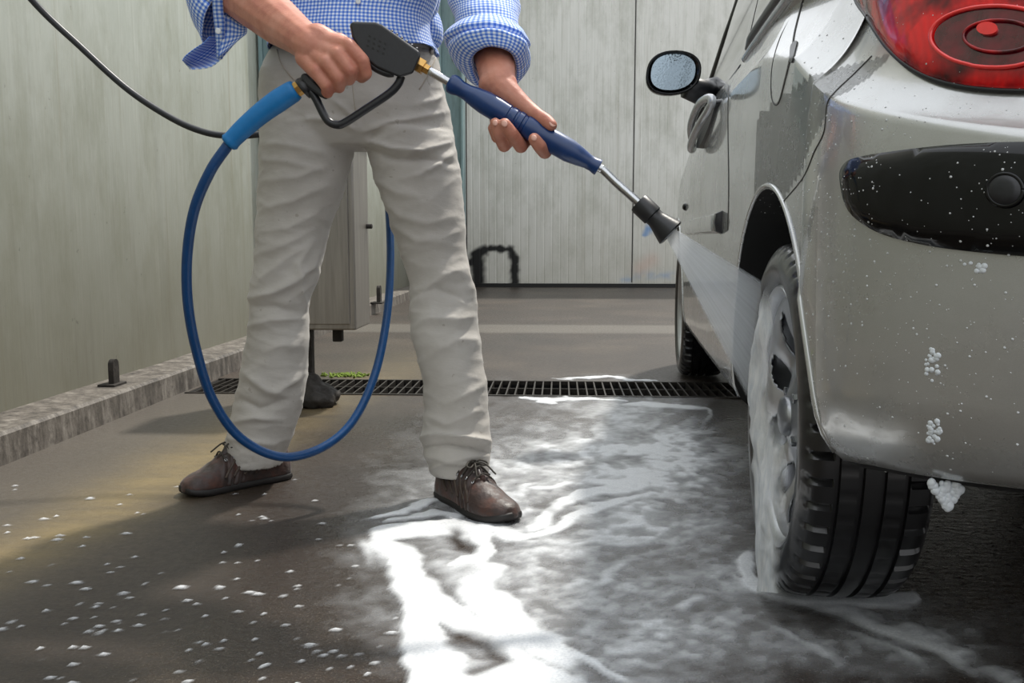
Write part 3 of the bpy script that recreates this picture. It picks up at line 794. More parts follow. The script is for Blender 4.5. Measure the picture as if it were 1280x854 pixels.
# greenhouse
def gh_plan(t):
    """t 0 belt, 1 roof edge"""
    inset = .047 + .088 * t ** 1.1
    yr = 1.06 + .34 * t; yf = 4.02 - .80 * t; xl_ = XS + inset; L = []
    def sup(cx, cy, a, b, n, q0, q1, k):
        out = []
        for i in range(k):
            an = q0 + (q1 - q0) * i / k; s, c = math.sin(an), math.cos(an)
            out.append((cx + a * math.copysign(abs(c) ** (2 / n), c), cy + b * math.copysign(abs(s) ** (2 / n), s)))
        return out
    w = XC - xl_; rc = .22; fc_ = .34
    L += [(XC + (xl_ + rc - XC) * i / 8, yr + .0 * i) for i in range(8)]
    L += [(xl_ + rc - rc * math.sin(PI / 2 * i / 14), yr + rc - rc * math.cos(PI / 2 * i / 14)) for i in range(14)]
    L += [(xl_, yr + rc + (yf - fc_ - yr - rc) * i / 40) for i in range(40)]
    L += [(xl_ + fc_ - fc_ * math.cos(PI / 2 * i / 14), yf - fc_ + fc_ * math.sin(PI / 2 * i / 14)) for i in range(14)]
    L += [(xl_ + fc_ + (XC - xl_ - fc_) * i / 8, yf) for i in range(9)]
    return L
def gh_z(t, y): return float(belt_z(y)) - .01 + (1.40 - float(belt_z(y))) * t
cols = []
T = [i / 16 for i in range(17)]
plans = [gh_plan(t) for t in T]; nG = len(plans[0]); rings = []
for t, P in zip(T, plans):
    hl = [(x, y, gh_z(t, plans[0][i][1]) if False else (.985 + (1.40 - .985) * t)) for i, (x, y) in enumerate(P)]
    fl_ = hl + [(2 * XC - x, y, z) for x, y, z in hl[-2:0:-1]]; rings.append([np.array(cw(p_)) for p_ in fl_])
top = rings[-1]; ctr = sum(top) / len(top)
for s, dz in ((.96, .02), (.85, .035), (.6, .05), (.3, .058), (.02, .06)): rings.append([ctr + (p_ - ctr) * s + np.array([0, 0, dz]) for p_ in top])
gh = obj_from([loft(rings)], 'roof_cabin', M['paint'], car)
GB = world_verts_bvh(gh)
def gh_side(y, z, off=0.):
    loc, nn_, i, d = GB.ray_cast(Vector(cw((-.5, y, z))), CM.to_3x3() @ Vector((1, 0, 0)))
    return (loc + nn_ * off) if loc is not None else Vector(cw((XS + .1, y, z)))
def side_glass(poly, name, mir_=False, off=.003):
    """poly in (y,z) of the car side"""
    pts = [Vector(p_) for p_ in poly]; r = geometry.delaunay_2d_cdt(pts + [Vector((a, b)) for a in np.arange(min(p_[0] for p_ in poly), max(p_[0] for p_ in poly), .04) for b in np.arange(min(p_[1] for p_ in poly), max(p_[1] for p_ in poly), .04)], [], [list(range(len(pts)))], 2, 1e-4)
    V = [gh_side(p_.x, p_.y, off) for p_ in r[0]]; W = [gh_side(p_.x, p_.y, -.004) for p_ in r[0]]
    if mir_:
        f = lambda v: Vector(cw((2 * XC - (CMi @ v).x, (CMi @ v).y, (CMi @ v).z))); V = [f(v) for v in V]; W = [f(v) for v in W]
    n = len(V); fc2 = [tuple(f) for f in r[2]]; o = mesh(name, V + W, fc2 + [tuple(i + n for i in f[::-1]) for f in fc2], M['glass'], car); return o
dw = smooth2([(2.30, 1.005), (2.9, 1.01), (3.50, 1.015), (3.60, 1.03), (3.36, 1.18), (3.02, 1.345), (2.6, 1.355), (2.33, 1.35)], 1)
qw = [(2.22, 1.03), (2.10, 1.005), (1.62, 1.005), (1.50, 1.06), (1.58, 1.25), (1.72, 1.36), (2.22, 1.37)]
for mm in (False, True):
    side_glass(dw, 'side_window', mm); side_glass(qw, 'quarter_window', mm)
P = [np.array(gh_side(y, z, .004)) for y, z in smooth2([(2.24, 1.00), (2.1, 1.003), (1.9, 1.002), (1.66, 1.0), (1.50, 1.02)], 8, False)]
obj_from([tube(P, .010, 8)], 'window_trim', M['chrome'], car)
P2_ = [p_ + np.array([0, 0, .022]) for p_ in P]; obj_from([tube(P2_, [min(.013, .003 + .0016 * i) for i in range(len(P2_))], 8)], 'window_seal', M['black_plastic'], car)
P = [np.array(gh_side(y, min(z, 1.385), .003)) for y, z in smooth2([(3.63, 1.03), (3.46, 1.13), (3.26, 1.24), (3.04, 1.355), (2.85, 1.372), (2.2, 1.37), (1.8, 1.36)], 10, False)]
obj_from([tube(P, .015, 8)], 'pillar_trim', M['black_plastic'], car)
P = [np.array(gh_side(y, z, .002)) for y, z in smooth2([(3.60, 1.005), (2.9, 1.0), (2.32, .997)], 12, False)]
obj_from([tube(P, .007, 8)], 'window_ledge', M['black_plastic'], car)
# windscreen & tailgate glass
def end_glass(s0, s1, name):
    k0 = 1; k1 = 15; R = []
    for k in range(k0, k1): R.append([rings[k][(s) % len(rings[k])] + 0. for s in range(s0, s1)])
    V, Fq = loft(R, cap=False, closed=False); o = mesh(name, V, Fq, M['glass']); md = o.modifiers.new('s', 'SOLIDIFY'); md.thickness = .012; md.offset = 0; evaluate(o)
    place(o, car); return o
N2 = len(rings[0]); end_glass(-16, 17, 'tailgate_glass'); end_glass(nG - 1 - 15, nG + 15, 'windscreen')
# mirror
mc = at(842, 91, 2.92)
mr = Vector((1, 0, 0)); fwd = np.array([0., 1, 0])
w_, h_ = 33 / 1144 * 2.92, 26.5 / 1144 * 2.92
def mshape(s, dy, sh=0.):
    R = []
    for k in range(40):
        a = 2 * PI * k / 40; c_, s_ = math.cos(a), math.sin(a); kx = 2 / 2.5
        x = math.copysign(abs(c_) ** kx, c_) * w_ * s; z = math.copysign(abs(s_) ** kx, s_) * h_ * s * (1 - .10 * (c_ > 0) * c_)
        R.append(mc + np.array([x + sh + .10 * z, dy, z]))
    return R
housing = obj_from([loft([mshape(.90, -.004), mshape(.97, -.01), mshape(1.0, 0), mshape(.98, .03), mshape(.84, .07), mshape(.5, .10), mshape(.1, .11)])], 'wing_mirror', M['black_gloss'], car)
obj_from([loft([mshape(.80, -.013, -.003), mshape(.80, -.008, -.003)])], 'mirror_glass', M['mirror'], housing, True, 40)
bs = at(893, 112, 3.1)
obj_from([tube(catmull([mc + np.array([w_ * .5, .03, -h_ * .55]), mc + np.array([w_ * 1.15, .05, -h_ * .78]), bs + np.array([-.02, 0, -.01]), bs + np.array([.04, .02, -.0])], 6), [.036 + .0008 * i for i in range(19)], 12)], 'mirror_arm', M['black_plastic'], car)

# wheels (built at the rear left place, in world frame of the car)
def build_wheel():
    cx, cy_, cz = XS + .013 + .0925, 1.550, .290
    def W(x, r, a): return cw((cx + x, cy_ + r * math.cos(a), cz + r * math.sin(a)))
    n = 288; R_ = .289
    pr = [(-.070, .214), (-.078, .217), (-.088, .226), (-.0935, .244), (-.0925, .259), (-.088, .270), (-.0835, .277), (-.078, .2825), (-.070, .2862), (-.060, .288), (-.052, .2888), (-.050, .2888), (-.049, .282), (-.043, .282), (-.042, .2892), (-.030, .2896), (-.019, .2897), (-.018, .2825), (-.011, .2825), (-.010, .29), (0, .29)]
    prof_ = pr + [(-x, r) for x, r in pr[-2::-1]]
    Rr = []
    for k in range(n):
        a = 2 * PI * k / n; ring = []
        for j, (x, r) in enumerate(prof_):
            ax = abs(x); ph = (k % 6); rr = r
            if .2825 <= r and ax > .051 and ph in (0,): rr -= .0075
            elif .270 < r < .2865 and ax > .066 and ph == 0: rr -= .005
            if .020 < ax < .041 and r > .285 and (k + 3) % 6 == 0: rr -= .004
            ring.append(W(x, rr, a))
        Rr.append(ring)
    V = [p_ for r in Rr for p_ in r]; m_ = len(prof_); Fq = []
    for k in range(n):
        for j in range(m_ - 1): a = k * m_ + j; b = ((k + 1) % n) * m_ + j; Fq.append((a, b, b + 1, a + 1))
    rim_p = [(.07, .190), (-.06, .192), (-.074, .200), (-.079, .208), (-.0815, .2155), (-.079, .2185), (-.072, .219), (-.066, .213)]
    rim_p = [(-.066, .217), (-.078, .2185), (-.082, .2150), (-.080, .209), (-.070, .203), (-.058, .197), (-.03, .190), (.07, .188), (.075, .21), (-.05, .212)]
    n2 = 96; RV = []; m2 = len(rim_p)
    for k in range(n2):
        a = 2 * PI * k / n2; RV += [W(x, r, a) for x, r in rim_p]
    RF = []
    for k in range(n2):
        for j in range(m2): a = k * m2 + j; b = k * m2 + (j + 1) % m2; c = ((k + 1) % n2) * m2; RF.append((a, b, c + (j + 1) % m2, c + j))
    mb = MB(); mb.add(RV, RF)
    # face disc with nine rounded openings
    K = 216; rr_ = np.linspace(.0, 1, 22); vid = {}
    def zf(r): return -.062 + .022 * math.exp(-((r - .10) / .045) ** 2) - .004 * math.cos(r * 30) 
    for i, t in enumerate(rr_):
        r = .03 + (.2 - .03) * t
        for k in range(K):
            a = 2 * PI * k / K; vid[(i, k)] = len(mb.V); sp_ = .5 + .5 * math.cos(8 * a); bul = -.010 * sp_ * math.sin(PI * min(1, max(0, (r - .05) / .15)))
            mb.V.append(W(zf(r) + bul, r, a))
    for i in range(21):
        r = .03 + .17 * (i + .5) / 21
        for k in range(K):
            a = 2 * PI * (k + .5) / K; ph = (8 * a / (2 * PI)) % 1 - .5; dist = math.hypot((r - .142) / .040, ph * (2 * PI / 8) * r / .030)
            if dist < 1: continue
            mb.F.append((vid[(i, k)], vid[(i, (k + 1) % K)], vid[(i + 1, (k + 1) % K)], vid[(i + 1, k)]))
    wheel = mb.build('wheel', M['alloy'], None, True, 45)
    md = wheel.modifiers.new('s', 'SOLIDIFY'); md.thickness = .004; md.offset = 0; evaluate(wheel); place(wheel, car)
    tyre = mesh('tyre', V, Fq, M['rubber'], wheel, True, None, 40)
    o_ = np.array(cw((cx - .066, cy_, cz))); ax = np.array(CM.to_3x3() @ Vector((-1, 0, 0)))
    obj_from([lathe([(-.012, .034), (.002, .034), (.008, .030), (.011, .02), (.012, .002)], o_, ax, 32)], 'centre_cap', M['alloy'], wheel, True, 40)
    for k in range(4):
        a = 2 * PI * (k + .5) / 4; obj_from([lathe([(-.01, .009), (.004, .009), (.006, .006)], W(-.058, .05, a), ax, 6)], 'wheel_bolt', M['steel'], wheel, False)
    obj_from([lathe([(0, .002), (0, .13), (.012, .13), (.012, .002)], np.array(cw((cx - .01, cy_, cz))), ax, 40), lathe([(-.05, .185), (0, .185), (0, .14)], np.array(cw((cx + .03, cy_, cz))), ax, 40)], 'brake_disc', M['disc'], wheel, True, 40)
    return wheel
w0 = build_wheel()
def copy_tree(o, parent):
    c = o.copy(); col.objects.link(c); c.parent = parent
    for ch in o.children: copy_tree(ch, c)
    return c
cm_w = world_of(car)
def moved(dy, flip):
    w = copy_tree(w0, car)
    T_ = CM @ Matrix.Translation((0, dy, 0)) @ CMi
    if flip: T_ = T_ @ CM @ Matrix.Translation((XC, 1.550, 0)) @ Matrix.Rotation(PI, 4, 'Z') @ Matrix.Translation((-XC, -1.550, 0)) @ CMi
    w.matrix_basis = cm_w.inverted() @ T_
for dy, fl_ in ((2.42, False), (0, True), (2.42, True)): moved(dy, fl_)
# exhaust/axle under the tail
obj_from([tube([cw((.46, 1.515, .27)), cw((1.67, 1.515, .27))], .03, 12)], 'rear_axle', M['liner'], car)
obj_from([tube(catmull([cw((.95, 1.7, .27)), cw((.8, 1.25, .27)), cw((.78, 1.02, .265))], 5), .028, 14)], 'exhaust_pipe', M['disc'], car)
# water beads on the paint
m = MB(); cntd = 0
spots = []
for k in range(0, 1500):
    if random.random() < (.1 if k < 650 else .5): continue
    if k < 650: x, y = random.gauss(1010, 45), random.gauss(230, 120)
    elif k < 1050: x, y = random.uniform(985, 1275), random.uniform(120, 600)
    elif k < 1250: x, y = random.gauss(1150, 80), random.gauss(440, 90)
    else: x, y = random.uniform(1000, 1275), random.uniform(0, 330)
    loc, nn_ = car_hit(x, y)
    if loc is None or (CMi @ loc).y > 1.75 or loc.z < .3: continue
    lh, ln = light_hit(x, y)
    if lh is not None: loc, nn_ = lh, ln
    sh_, sn = strip_hit(x, y)
    if sh_ is not None: loc, nn_ = sh_, sn
    r = random.choice([.0005, .0006, .0006, .0008, .0011, .0015]) if k < 1250 else random.choice([.0005, .0008]); d_, u_, v_ = frame_of(nn_)
    m.add(*blob(np.array(loc), (u_ * r, v_ * r, np.array(nn_) * r * .6), 8, 4))
tag(m.build('water_beads', M['foam_bead'] if 'foam_bead' in M else simple('white_foam_bead', srgb(205, 208, 210), .12, bump=0, var=.03), car, True), kind='stuff')

# foam clots on bumper
def foam_patch_on_car(cx, cy, rx, ry, name, dens=26):
    parts = []
    for k in range(dens):
        a = random.uniform(0, 2 * PI); q_ = math.sqrt(random.random()); loc, nn_ = car_hit(cx + rx * q_ * math.cos(a), cy + ry * q_ * math.sin(a))
        if loc is None: continue
        d_, u_, v_ = frame_of(nn_); r = random.uniform(.0015, .0034); parts.append(blob(np.array(loc), (u_ * r, v_ * r, np.array(nn_) * r * .5), 10, 6))
    return parts
fcp = foam_patch_on_car(1165, 455, 9, 22, '') + foam_patch_on_car(1167, 540, 10, 15, '') + foam_patch_on_car(1215, 335, 16, 8, '', 10)
# hanging drip under the bumper
a0 = car_hit(1190, 600)[0]
for k in range(70):
    t = random.random(); y = 606 + 34 * t; wdt = 26 * (1 - t) ** 1.2 + 2; x = 1190 + random.uniform(-wdt, wdt)
    p_ = np.array(a0) + (at(x, y, a0.y) - at(1190, 600, a0.y)) + np.array([0, .012, 0]); r = random.uniform(.003, .0055); parts = blob(p_, ((r, 0, 0), (0, r * .8, 0), (0, 0, r * 1.1)), 8, 6); fcp.append(parts)
o = obj_from(fcp, 'foam_clots', simple('white_foam_clot', srgb(222, 228, 234), .35, nscale=200, var=.06), car); tag(o, kind='stuff')

# ================================================================== GUN, LANCE, HOSE
GY = 1.60
def g(x, y, dy=0.): return at(x, y, GY + dy)
gun = empty('pressure_washer_gun', g(480, 70), 'black trigger gun with steel lance, navy handle and black nozzle held in both hands', 'spray gun')
def prism(poly, y0, y1, name, mat, parent, bev=.003, cuts=None):
    n = len(poly); A = [g(x, y, y0) for x, y in poly]; B = [g(x, y, y1) for x, y in poly]
    o = obj_from([loft([A, B])], name, mat, None, False)
    bm = bmesh.new(); bm.from_mesh(o.data); bmesh.ops.recalc_face_normals(bm, faces=bm.faces); bm.to_mesh(o.data); bm.free()
    md = o.modifiers.new('b', 'BEVEL'); md.width = bev; md.segments = 3; md.limit_method = 'ANGLE'; md.angle_limit = .5
    place(o, parent); return o
housing_g = prism([(437, 31), (441, 27), (470, 28), (478, 31), (524, 64), (526, 70), (516, 92), (500, 97), (490, 93), (470, 84), (454, 72), (447, 60), (440, 46)], -.022, .022, 'gun_body', M['black_plastic'], gun, .005)
for r_ in range(3):
    for c_ in range(4):
        x = 462 + c_ * 6.5 - r_ * 1.2; y = 45 + r_ * 6 + c_ * 3.2
        prism([(x - 1.2, y - 2.0), (x + 1.6, y - .8), (x + 1.2, y + 1.8), (x - 1.6, y + .6)], -.0228, -.0205, 'vent_slot', M['pit'], housing_g, .0002)
for k in range(6):
    x = 489 + k * 6.2; y = 39 + k * 4.4; obj_from([tube([g(x, y + 1, -.017), g(x + 1, y - .5, 0), g(x, y + 1, .017)], .0026, 8)], 'cooling_rib', M['black_plastic'], housing_g)
grip_ax = [(378, 112), (388, 104), (420, 84), (448, 62)]
obj_from([tube([g(*p_) for p_ in smooth2(grip_ax, 6, False)], [.019] * 4 + [.0175] * 15, 16)], 'grip', M['black_plastic'], gun)
prism([(376, 93), (382, 91), (404, 112), (412, 121), (408, 125), (400, 121), (384, 109), (376, 100)], -.018, .018, 'grip_foot', M['black_plastic'], gun, .004)
P = [g(*p_, -.004) for p_ in smooth2([(386, 112), (394, 122), (404, 142), (411, 152), (420, 156), (430, 154), (455, 138), (485, 118), (497, 106), (502, 95)], 6, False)]
obj_from([tube(P, .0072, 10)], 'trigger_guard', M['black_plastic'], gun)
P = [g(*p_, -.012) for p_ in smooth2([(459, 76), (470, 86), (484, 92), (492, 92)], 5, False)]; obj_from([tube(P, .006, 8)], 'trigger', M['black_plastic'], gun)
O = g(525, 82); d_l = g(750, 210.5) - O; d_l = d_l / np.linalg.norm(d_l)
def lpt(px): return g(px, 82 + (px - 525) * 128.5 / 225)
def along(px): return float((lpt(px) - O) @ d_l)
def lance(prof_, name, mat, parent=gun, n=28, auto=35): return obj_from([lathe([(along(x), r) for x, r in prof_], O, d_l, n)], name, mat, parent, True, auto)
lance([(516, .010), (522, .010), (522.1, .0135), (530, .0135), (530.1, .009), (536, .009)], 'brass_coupling', M['brass'], n=6)
nz = g(798, 253, -.012); nzt = g(838, 291, -.022)
obj_from([tube(list(catmull([lpt(530), lpt(650), lpt(742), lpt(754), g(772, 230, -.004), nz, nz + (nzt - nz) * .2], 10)), .0072, 16)], 'steel_tube', M['steel'], gun)
hp = [(561, .005), (561.5, .0135), (564, .0165), (569, .0168), (576, .0135), (584, .0140), (594, .0175), (606, .0200), (622, .0205), (632, .0195), (634, .0195), (635, .0180), (637, .0180), (638, .0190), (643, .0188), (644, .0175), (646, .0175), (647, .0188), (652, .0188), (653, .0172), (656, .0172), (657, .0192), (668, .0195), (674, .0182), (680, .0192), (694, .0200), (712, .0198), (724, .0165), (735, .0128), (741, .0126), (746, .0142), (748.5, .0140), (749, .006)]
lance(hp, 'lance_handle', M['navy_grip'], n=36)
nd = nzt - nz; nl = float(np.linalg.norm(nd)); nd = nd / nl
nlathe = lambda pr_, name, mat: obj_from([lathe([(t * nl, r) for t, r in pr_], nz, nd, 32)], name, mat, gun, True, 35)
nlathe([(0, .006), (.005, .0170), (.04, .0185), (.44, .0185), (.46, .0160), (.54, .0160), (.60, .0170), (.95, .0250), (1.0, .0258), (1.02, .024), (1.0, .010)], 'nozzle', M['black_plastic'])
nlathe([(.97, .001), (.99, .0220), (1.02, .0235), (1.03, .0215), (1.01, .017), (.98, .004)], 'nozzle_insert', M['steel'])
# inlet fitting behind the grip
i0, i1 = g(382, 105), g(362, 117); dd = (i1 - i0) / np.linalg.norm(i1 - i0)
obj_from([lathe([(0, .009), (.008, .009), (.008, .0135), (.02, .0135), (.02, .0085), (.045, .0085)], i0, dd, 8)], 'brass_inlet', M['brass'], gun, True, 30)

hose = empty('pressure_hose', g(290, 183), 'long hose, black from the wall and blue where it loops down to the gun', 'hose')
gp = [(370, 112), (348, 126), (326, 142), (304, 161), (285, 180)]
P = [g(*p_) for p_ in smooth2(gp, 8, False)]; nP = len(P)
rr = [float(np.interp(i / (nP - 1), [0, .04, .25, .8, .93, .98, 1], [.0165, .0185, .0195, .0165, .0155, .0175, .014])) for i in range(nP)]
obj_from([tube(P, rr, 24)], 'hose_grip_sleeve', M['blue_grip'], hose)
blue = [(286, 180, 1.60), (263, 214, 1.60), (243, 262, 1.62), (234, 320, 1.65), (235, 380, 1.68), (246, 440, 1.72), (266, 500, 1.76), (300, 547, 1.80), (350, 571, 1.84), (400, 561, 1.90), (440, 528, 1.97), (468, 470, 2.04), (483, 400, 2.12), (488, 330, 2.2), (486, 262, 2.27), (480, 200, 2.34), (462, 160, 2.40), (420, 150, 2.44), (372, 158, 2.44)]
P = catmull([at(*p_) for p_ in blue], 10)
obj_from([tube(P, .0095, 14)], 'blue_section', M['blue_hose'], hose)
blk = [(372, 158, 2.44), (345, 166, 2.42), (325, 168, 2.40), (290, 170, 2.38), (255, 165, 2.36), (215, 148, 2.36), (160, 112, 2.36), (100, 58, 2.34), (40, 0, 2.3), (-30, -90, 2.2), (-60, -200, 2.1), (-62, -400, 2.1)]
P = catmull([at(*p_) for p_ in blk] + [np.array([-1.45, 2.1, 2.02]), np.array([-1.52, 2.1, 2.06]), np.array([WX + .03, 2.1, 2.07])], 10)
obj_from([tube(P, .0085, 12)], 'black_section', M['black_hose'], hose)
obj_from([lathe([(0, .03), (.006, .03), (.0061, .014), (.03, .014), (.031, .011), (.045, .011)], (WX + .001, 2.1, 2.07), (1, 0, 0), 6)], 'wall_outlet', M['brass'], hose, False)
# ================================================================== PERSON
person = empty('person', (at(440, 560, 2.08)[0], 2.08, 0), 'person standing with feet apart in beige chinos and blue gingham shirt, spraying the wheel', 'person')
J = at
# --- skin: hands and arms, torso, legs, head: one continuous surface
S = []
def cap_(a, b, ra, rb): S.append(capsule(a, b, ra, rb))
def chain(P, r):
    for k in range(len(P) - 1): cap_(P[k], P[k + 1], r[k], r[k + 1])
# right arm (image left)
Ge = GY
elbR = J(292, -14, 1.83); wrR = J(388, 56, Ge - .012)
def lerp(a, b, t): return a + (b - a) * t
shR = np.array([-.65, 2.03, 1.37])
fa = lerp(elbR, wrR, .30)
dR = wrR - elbR
chain([elbR, fa + np.array([0, 0, .004]), lerp(elbR, wrR, .62), lerp(elbR, wrR, .85), wrR], [.048, .0495, .042, .0335, .031])
# broaden wrist a little across
cap_(wrR + np.array([.012, 0, .012]), wrR + np.array([.050, .006, -.010]), .024, .024)
chain([shR, np.array([-.70, 1.975, 1.28]), J(283, -60, 1.905), elbR], [.052, .046, .043, .046])
# back of the hand: fan to the four knuckles
kn = {'i': (435, 57), 'm': (422, 68), 'r': (408, 78), 'p': (395, 90)}
kd = {'i': -.030, 'm': -.036, 'r': -.036, 'p': -.031}
K_ = {k: J(*kn[k], Ge + kd[k]) for k in kn}
wA = J(398, 50, Ge - .014); wB = J(382, 72, Ge - .016)
for k, t in (('i', 0.), ('m', .33), ('r', .67), ('p', 1.)):
    cap_(lerp(wA, wB, t), K_[k] + np.array([0, .004, 0]), .0185, .0135)
cap_(K_['i'] + np.array([0, .006, 0]), K_['p'] + np.array([0, .006, 0]), .012, .012)
cap_(J(406, 62, Ge - .02), J(402, 78, Ge - .02), .019, .018)
fing = {'i': [(435, 57, -.030), (453, 76, -.032), (457.5, 92, -.022), (452, 97, -.008)],
        'm': [(422, 68, -.036), (437, 88, -.036), (436.5, 99, -.020), (431, 97, -.004)],
        'r': [(408, 78, -.036), (423, 98, -.034), (424, 109, -.020), (417, 107, -.004)],
        'p': [(395, 90, -.031), (408, 107, -.030), (409.5, 116, -.018), (404, 114, -.002)]}
fr = {'i': [.0135, .0122, .0108, .0098], 'm': [.0138, .0125, .011, .010], 'r': [.0132, .012, .0105, .0095], 'p': [.012, .0108, .0098, .0088]}
for k, pts in fing.items():
    P = [J(x, y, Ge + dz) for x, y, dz in pts]; chain(P, fr[k])
# finger tips run on around the grip
for k in fing:
    a = J(fing[k][-1][0], fing[k][-1][1], Ge + fing[k][-1][2]); b = J(fing[k][-1][0] - 9, fing[k][-1][1] - 9, Ge + .022); cap_(a, b, fr[k][3], fr[k][3] * .85)
for k in K_: S.append(blob(K_[k] + np.array([0, -.003, .001]), ((.010, 0, 0), (0, .0105, 0), (0, 0, .0105))))
# thumb behind the gun
chain([J(402, 58, Ge + .006), J(424, 52, Ge + .024), J(440, 62, Ge + .032), J(446, 76, Ge + .026)], [.019, .0155, .0135, .011])
# left arm (image right)
elbL = J(604, -40, 1.93); wrL = J(623, 106, Ge + .034); shL = np.array([-.22, 2.02, 1.39])
chain([elbL, lerp(elbL, wrL, .35), lerp(elbL, wrL, .72), wrL], [.045, .047, .040, .0305])
cap_(J(615, 106, Ge + .034), J(630, 106, Ge + .032), .024, .024)
chain([shL, J(568, -150, 2.01), J(593, -90, 1.955), elbL], [.052, .046, .043, .045])
# palm behind the handle
def h(x, y, d): return J(x, y, Ge + d)
for (x0, y0, x1, y1, r0, r1, d0, d1) in ((616, 112, 626, 146, .022, .017, .034, .040), (624, 112, 640, 152, .022, .017, .034, .040), (631, 114, 655, 158, .021, .017, .034, .040), (635, 117, 666, 160, .019, .016, .032, .038)):
    cap_(h(x0, y0, d0), h(x1, y1, d1), r0, r1)
# thumb along the upper edge
chain([h(629, 113, .026), h(645, 126, .018), h(660, 137, .010), h(673, 146, .002), h(683, 151.5, -.007), h(689, 156.5, -.014)], [.0265, .0205, .0155, .0132, .0122, .0106])
# fingers curl under and up towards the viewer
fl = [([(628, 150, .040), (635, 176, .034), (630, 182, .008), (622, 166, -.018), (619, 154, -.024)], [.0145, .0125, .0118, .0105, .0095]),
      ([(640, 156, .040), (654, 178, .034), (651, 183, .006), (640, 167, -.022), (631, 155, -.028)], [.0150, .0130, .0122, .0112, .0102]),
      ([(620, 142, .042), (621, 166, .036), (621, 172, .018), (616, 160, .002)], [.0125, .0110, .010, .009]),
      ([(662, 160, .038), (683, 186, .030), (681, 190, .006), (674, 182, -.018), (668, 174, -.024)], [.0150, .0130, .0125, .0118, .0108])]
for pts, r in fl: chain([h(*p_) for p_ in pts], r)
# trunk, neck, head, legs (under the clothes, above the picture)
pel = np.array([J(440, 120, 2.12)[0], 2.12, .93])
chest = np.array([-.46, 2.07, 1.25])
S.append(loft([ell((pel[0], 2.12, .80), (.14, 0, 0), (0, .09, 0), 24), ell((pel[0], 2.12, .93), (.165, 0, 0), (0, .11, 0), 24), ell((pel[0], 2.11, 1.05), (.14, 0, 0), (0, .10, 0), 24), ell((chest[0], 2.08, 1.22), (.16, 0, 0), (0, .11, 0), 24), ell((chest[0], 2.05, 1.36), (.17, 0, 0), (0, .095, 0), 24), ell((chest[0], 2.04, 1.43), (.09, 0, 0), (0, .06, 0), 24)]))
cap_(shR, np.array([chest[0], 2.04, 1.38]), .052, .07); cap_(shL, np.array([chest[0], 2.04, 1.38]), .052, .07)
cap_(np.array([-.46, 2.03, 1.40]), np.array([-.455, 1.99, 1.53]), .058, .055)
hc = np.array([-.43, 1.965, 1.655])
S.append(blob(hc, ((.075, 0, 0), (0, .095, 0), (0, 0, .115)), 24, 16)); S.append(blob(hc + (.01, -.035, -.055), ((.052, 0, 0), (0, .055, 0), (0, 0, .06)), 20, 12))
cap_(hc + (.02, -.09, .008), hc + (.022, -.108, -.022), .009, .014)
for s in (-1, 1): S.append(blob(hc + (.074 * s, .01, -.01), ((.012, 0, 0), (0, .02, 0), (0, 0, .032)), 12, 8))
cap_(hc + (-.006, -.088, -.058), hc + (.034, -.086, -.058), .006, .006)
anR = J(318, 585, 2.10); anL = J(580, 610, 1.965); anR[2] = .12; anL[2] = .12; anL[1] += .03
for hx, kx, an in ((pel + (-.10, 0, -.06), J(350, 375, 2.10), anR), (pel + (.10, -.01, -.06), J(552, 385, 2.04), anL)):
    chain([hx, kx, an], [.070, .044, .027])
Vb, Fb, Nb = remeshed(S, .0026, 3, .5)
skin_o = mesh('body', Vb, Fb, M['skin'], person)
# hair (head is above the picture)
hv = [blob(hc + (0, .018, .028), ((.083, 0, 0), (0, .098, 0), (0, 0, .105)), 24, 14)]
Vh, Fh, Nh = remeshed(hv, .006, 1); Vh = Vh + Nh * ((fbm(Vh * 60, 3) - .5) * .02)[:, None]
keep = [f for f in Fh if not (Vh[f[0]][1] < hc[1] - .045 and Vh[f[0]][2] < hc[2] + .06)]
mesh('hair', Vh, keep, simple('short_brown_hair', srgb(60, 44, 32), .7, nscale=200, var=.4, bump=.6), person)
# nails
def nail(c, nrm, direction, w=.0052, l=.0062):
    n_ = np.asarray(nrm, float); n_ /= np.linalg.norm(n_); d_ = np.asarray(direction, float); d_ -= n_ * (d_ @ n_); d_ /= np.linalg.norm(d_); s_ = np.cross(n_, d_)
    obj_from([blob(c, (s_ * w, d_ * l, n_ * .0016), 14, 8)], 'fingernail', M['nail'], person)
vw = np.array([0, -1., 0])
nail(h(690.5, 155, -.0215), vw + np.array([.5, 0, .6]), h(689, 156, 0) - h(682, 149, 0), .0056, .0065)
nail(h(630.5, 154.5, -.038), vw + np.array([-.1, 0, .25]), h(631, 152, 0) - h(638, 164, 0))
nail(h(619, 153.5, -.0335), vw + np.array([-.1, 0, .25]), h(619, 152, 0) - h(622, 164, 0), .0045, .0055)
nail(h(667.5, 172.5, -.0345), vw + np.array([-.1, 0, .25]), h(666, 170, 0) - h(671, 178, 0), .0048, .0056)
nail(h(456.5, 98, -.018), np.array([.6, -.5, -.5]), h(452, 101, 0) - h(457, 92, 0), .0045, .005)

